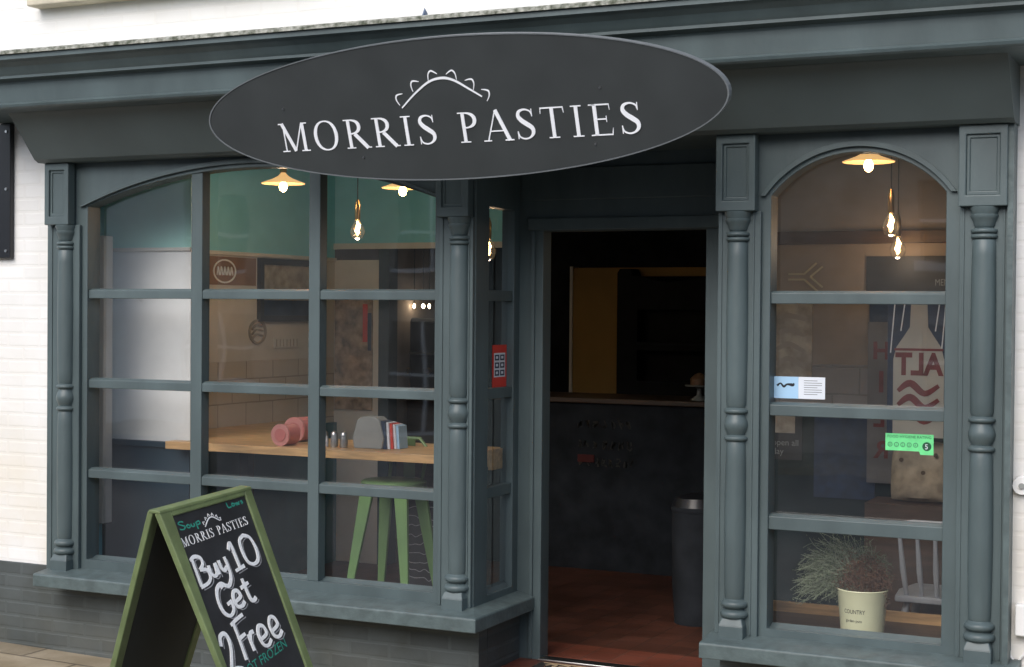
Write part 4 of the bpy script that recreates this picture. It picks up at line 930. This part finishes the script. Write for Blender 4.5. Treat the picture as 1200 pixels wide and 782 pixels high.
MB().extrude([(hx - .19, sz + .30), (hx + .19, sz + .30), (hx + .19, sz + .35), (hx + .10, sz + .365), (hx - .10, sz + .365), (hx - .19, sz + .35)], [], XZ, hy - .25, hy - .225).build('top_rail', chair_m, ch, bevel=.006)
cu = thing('spotted_cushion', 'spotted beige cushion propped up behind the green sticker', 'cushion', (-1.45, 8.0, .55))
me_ = MB(); ncu = 14; vs = []
for i in range(ncu + 1):
    for j in range(ncu + 1):
        u_, v_ = i / ncu * 2 - 1, j / ncu * 2 - 1; d_ = .055 * ((1 - u_ ** 4) * (1 - v_ ** 4)) ** .5
        vs.append((-1.50 + u_ * .15 * (1 - .05 * v_ * v_), 8.0 - d_ + .03 * v_, .85 + v_ * .15 * (1 - .05 * u_ * u_)))
fc = [(i * (ncu + 1) + j, (i + 1) * (ncu + 1) + j, (i + 1) * (ncu + 1) + j + 1, i * (ncu + 1) + j + 1) for i in range(ncu) for j in range(ncu)]
me_.add(vs, fc); me_.add([(a, 8.06 + .06 * 0 + (8.03 - b) * .5, c) for a, b, c in vs], fc)
me_.build('cover', mat('beige_cloth', (.36, .30, .22), rough=.9, var=.35, vscale=14), cu, smooth=True)
for sx_, sz_ in ((-.09, .06), (.02, .0), (.08, .09), (-.04, -.08), (.09, -.05)):
    MB().tube([(-1.50 + sx_, 7.944 + abs(sx_) * .1, .85 + sz_), (-1.50 + sx_, 7.938 + abs(sx_) * .1, .85 + sz_)], .011, 10).build('spot', dark_wood, cu)
MB().box(-1.75, -1.2, 7.85, 8.15, FZ, .695).build('side_table', dark_wood, tag_parent := thing('side_cabinet', 'dark low cabinet under the spotted cushion', 'cabinet', (-1.5, 8, FZ)))

# ================================================================== STICKERS ON THE GLASS
def GP(a, b, d): return (a, 6.7325 - d, b)
t = thing('blue_sticker', 'pale blue and white rectangular sticker low in the second pane of the narrow window', 'sticker', (-1.8, 6.73, 1.3))
x0, x1, z0, z1 = -1.913, -1.679, 1.270, 1.366
MB().extrude(rect(x0, x0 + .115, z0, z1), [], GP, 0, .0006).build('blue_half', blue_p, t); MB().extrude(rect(x0 + .1155, x1, z0, z1), [], GP, 0, .0006).build('white_half', white_p, t)
e = MB()
for k in range(7): ribbon(e, [(x0 + .14, z0 + .020 + k * .010, .002), (x0 + .14 + (.08 if k % 3 else .06), z0 + .020 + k * .010, .002)], GP, .0006, .0009)
ribbon(e, smooth([(x0 + .02, z0 + .055, .010), (x0 + .035, z0 + .066, .006), (x0 + .05, z0 + .052, .010), (x0 + .065, z0 + .062, .008), (x0 + .09, z0 + .060, .014), (x0 + .095, z0 + .068, .004)]), GP, .0006, .001)
e.build('print', ink, t)
t = thing('green_sticker', 'bright green hygiene rating sticker in the third pane of the narrow window', 'sticker', (-1.3, 6.73, 1.1))
x0, x1, z0, z1 = -1.415, -1.212, 1.062, 1.135
MB().extrude([(x0, z0), (x1 - .06, z0), (x1 - .055, z0 - .014), (x1, z0 - .014), (x1, z1), (x0, z1)], [], GP, 0, .0006).build('label', green_p, t)
e = MB(); sans(e, 'FOOD HYGIENE RATING', .016, lambda a, b, d: (a, 6.7316, b), 0, 0, x0=x0 + .008, y0=z1 - .018, width=.185)
for k in range(5):
    cx_ = x0 + .02 + k * .027; e.extrude([(cx_ + .010 * math.cos(i * math.pi / 8), z0 + .026 + .010 * math.sin(i * math.pi / 8)) for i in range(16)], [[(cx_ + .0075 * math.cos(i * math.pi / 8), z0 + .026 + .0075 * math.sin(i * math.pi / 8)) for i in range(16)]], GP, .0006, .0009)
    sans(e, str(k), .014, lambda a, b, d: (a, 6.7316, b), 0, 0, x0=cx_ - .004, y0=z0 + .021)
cx_ = x1 - .028; e.extrude([(cx_ + .019 * math.cos(i * math.pi / 10), z0 + .022 + .019 * math.sin(i * math.pi / 10)) for i in range(20)], [], GP, .0006, .0010)
e.build('print', dgreen_p, t)
e = MB(); sans(e, '5', .03, lambda a, b, d: (a, 6.7313, b), 0, 0, x0=cx_ - .009, y0=z0 + .011); e.build('score', white_p, t)
t = thing('red_sticker', 'red and white notice stuck inside the narrow side pane by the door', 'sticker', (SX - .05, 6.92, 1.37))
def SD(a, b, d): return (SX - .035 + d, a, b)
MB().extrude(rect(6.915, 7.075, 1.262, 1.475), [], SD, 0, .0006).build('border', red_p, t)
MB().extrude(rect(6.932, 7.058, 1.315, 1.435), [], SD, .0007, .0010).build('white_panel', white_p, t)
e = MB()
for i in range(2):
    for j in range(3): e.extrude(rect(6.941 + i * .060, 6.990 + i * .060, 1.322 + j * .038, 1.350 + j * .038), [rect(6.952 + i * .060, 6.978 + i * .060, 1.330 + j * .038, 1.343 + j * .038)], SD, .0011, .0014)
e.build('card_logos', navy_p, t)
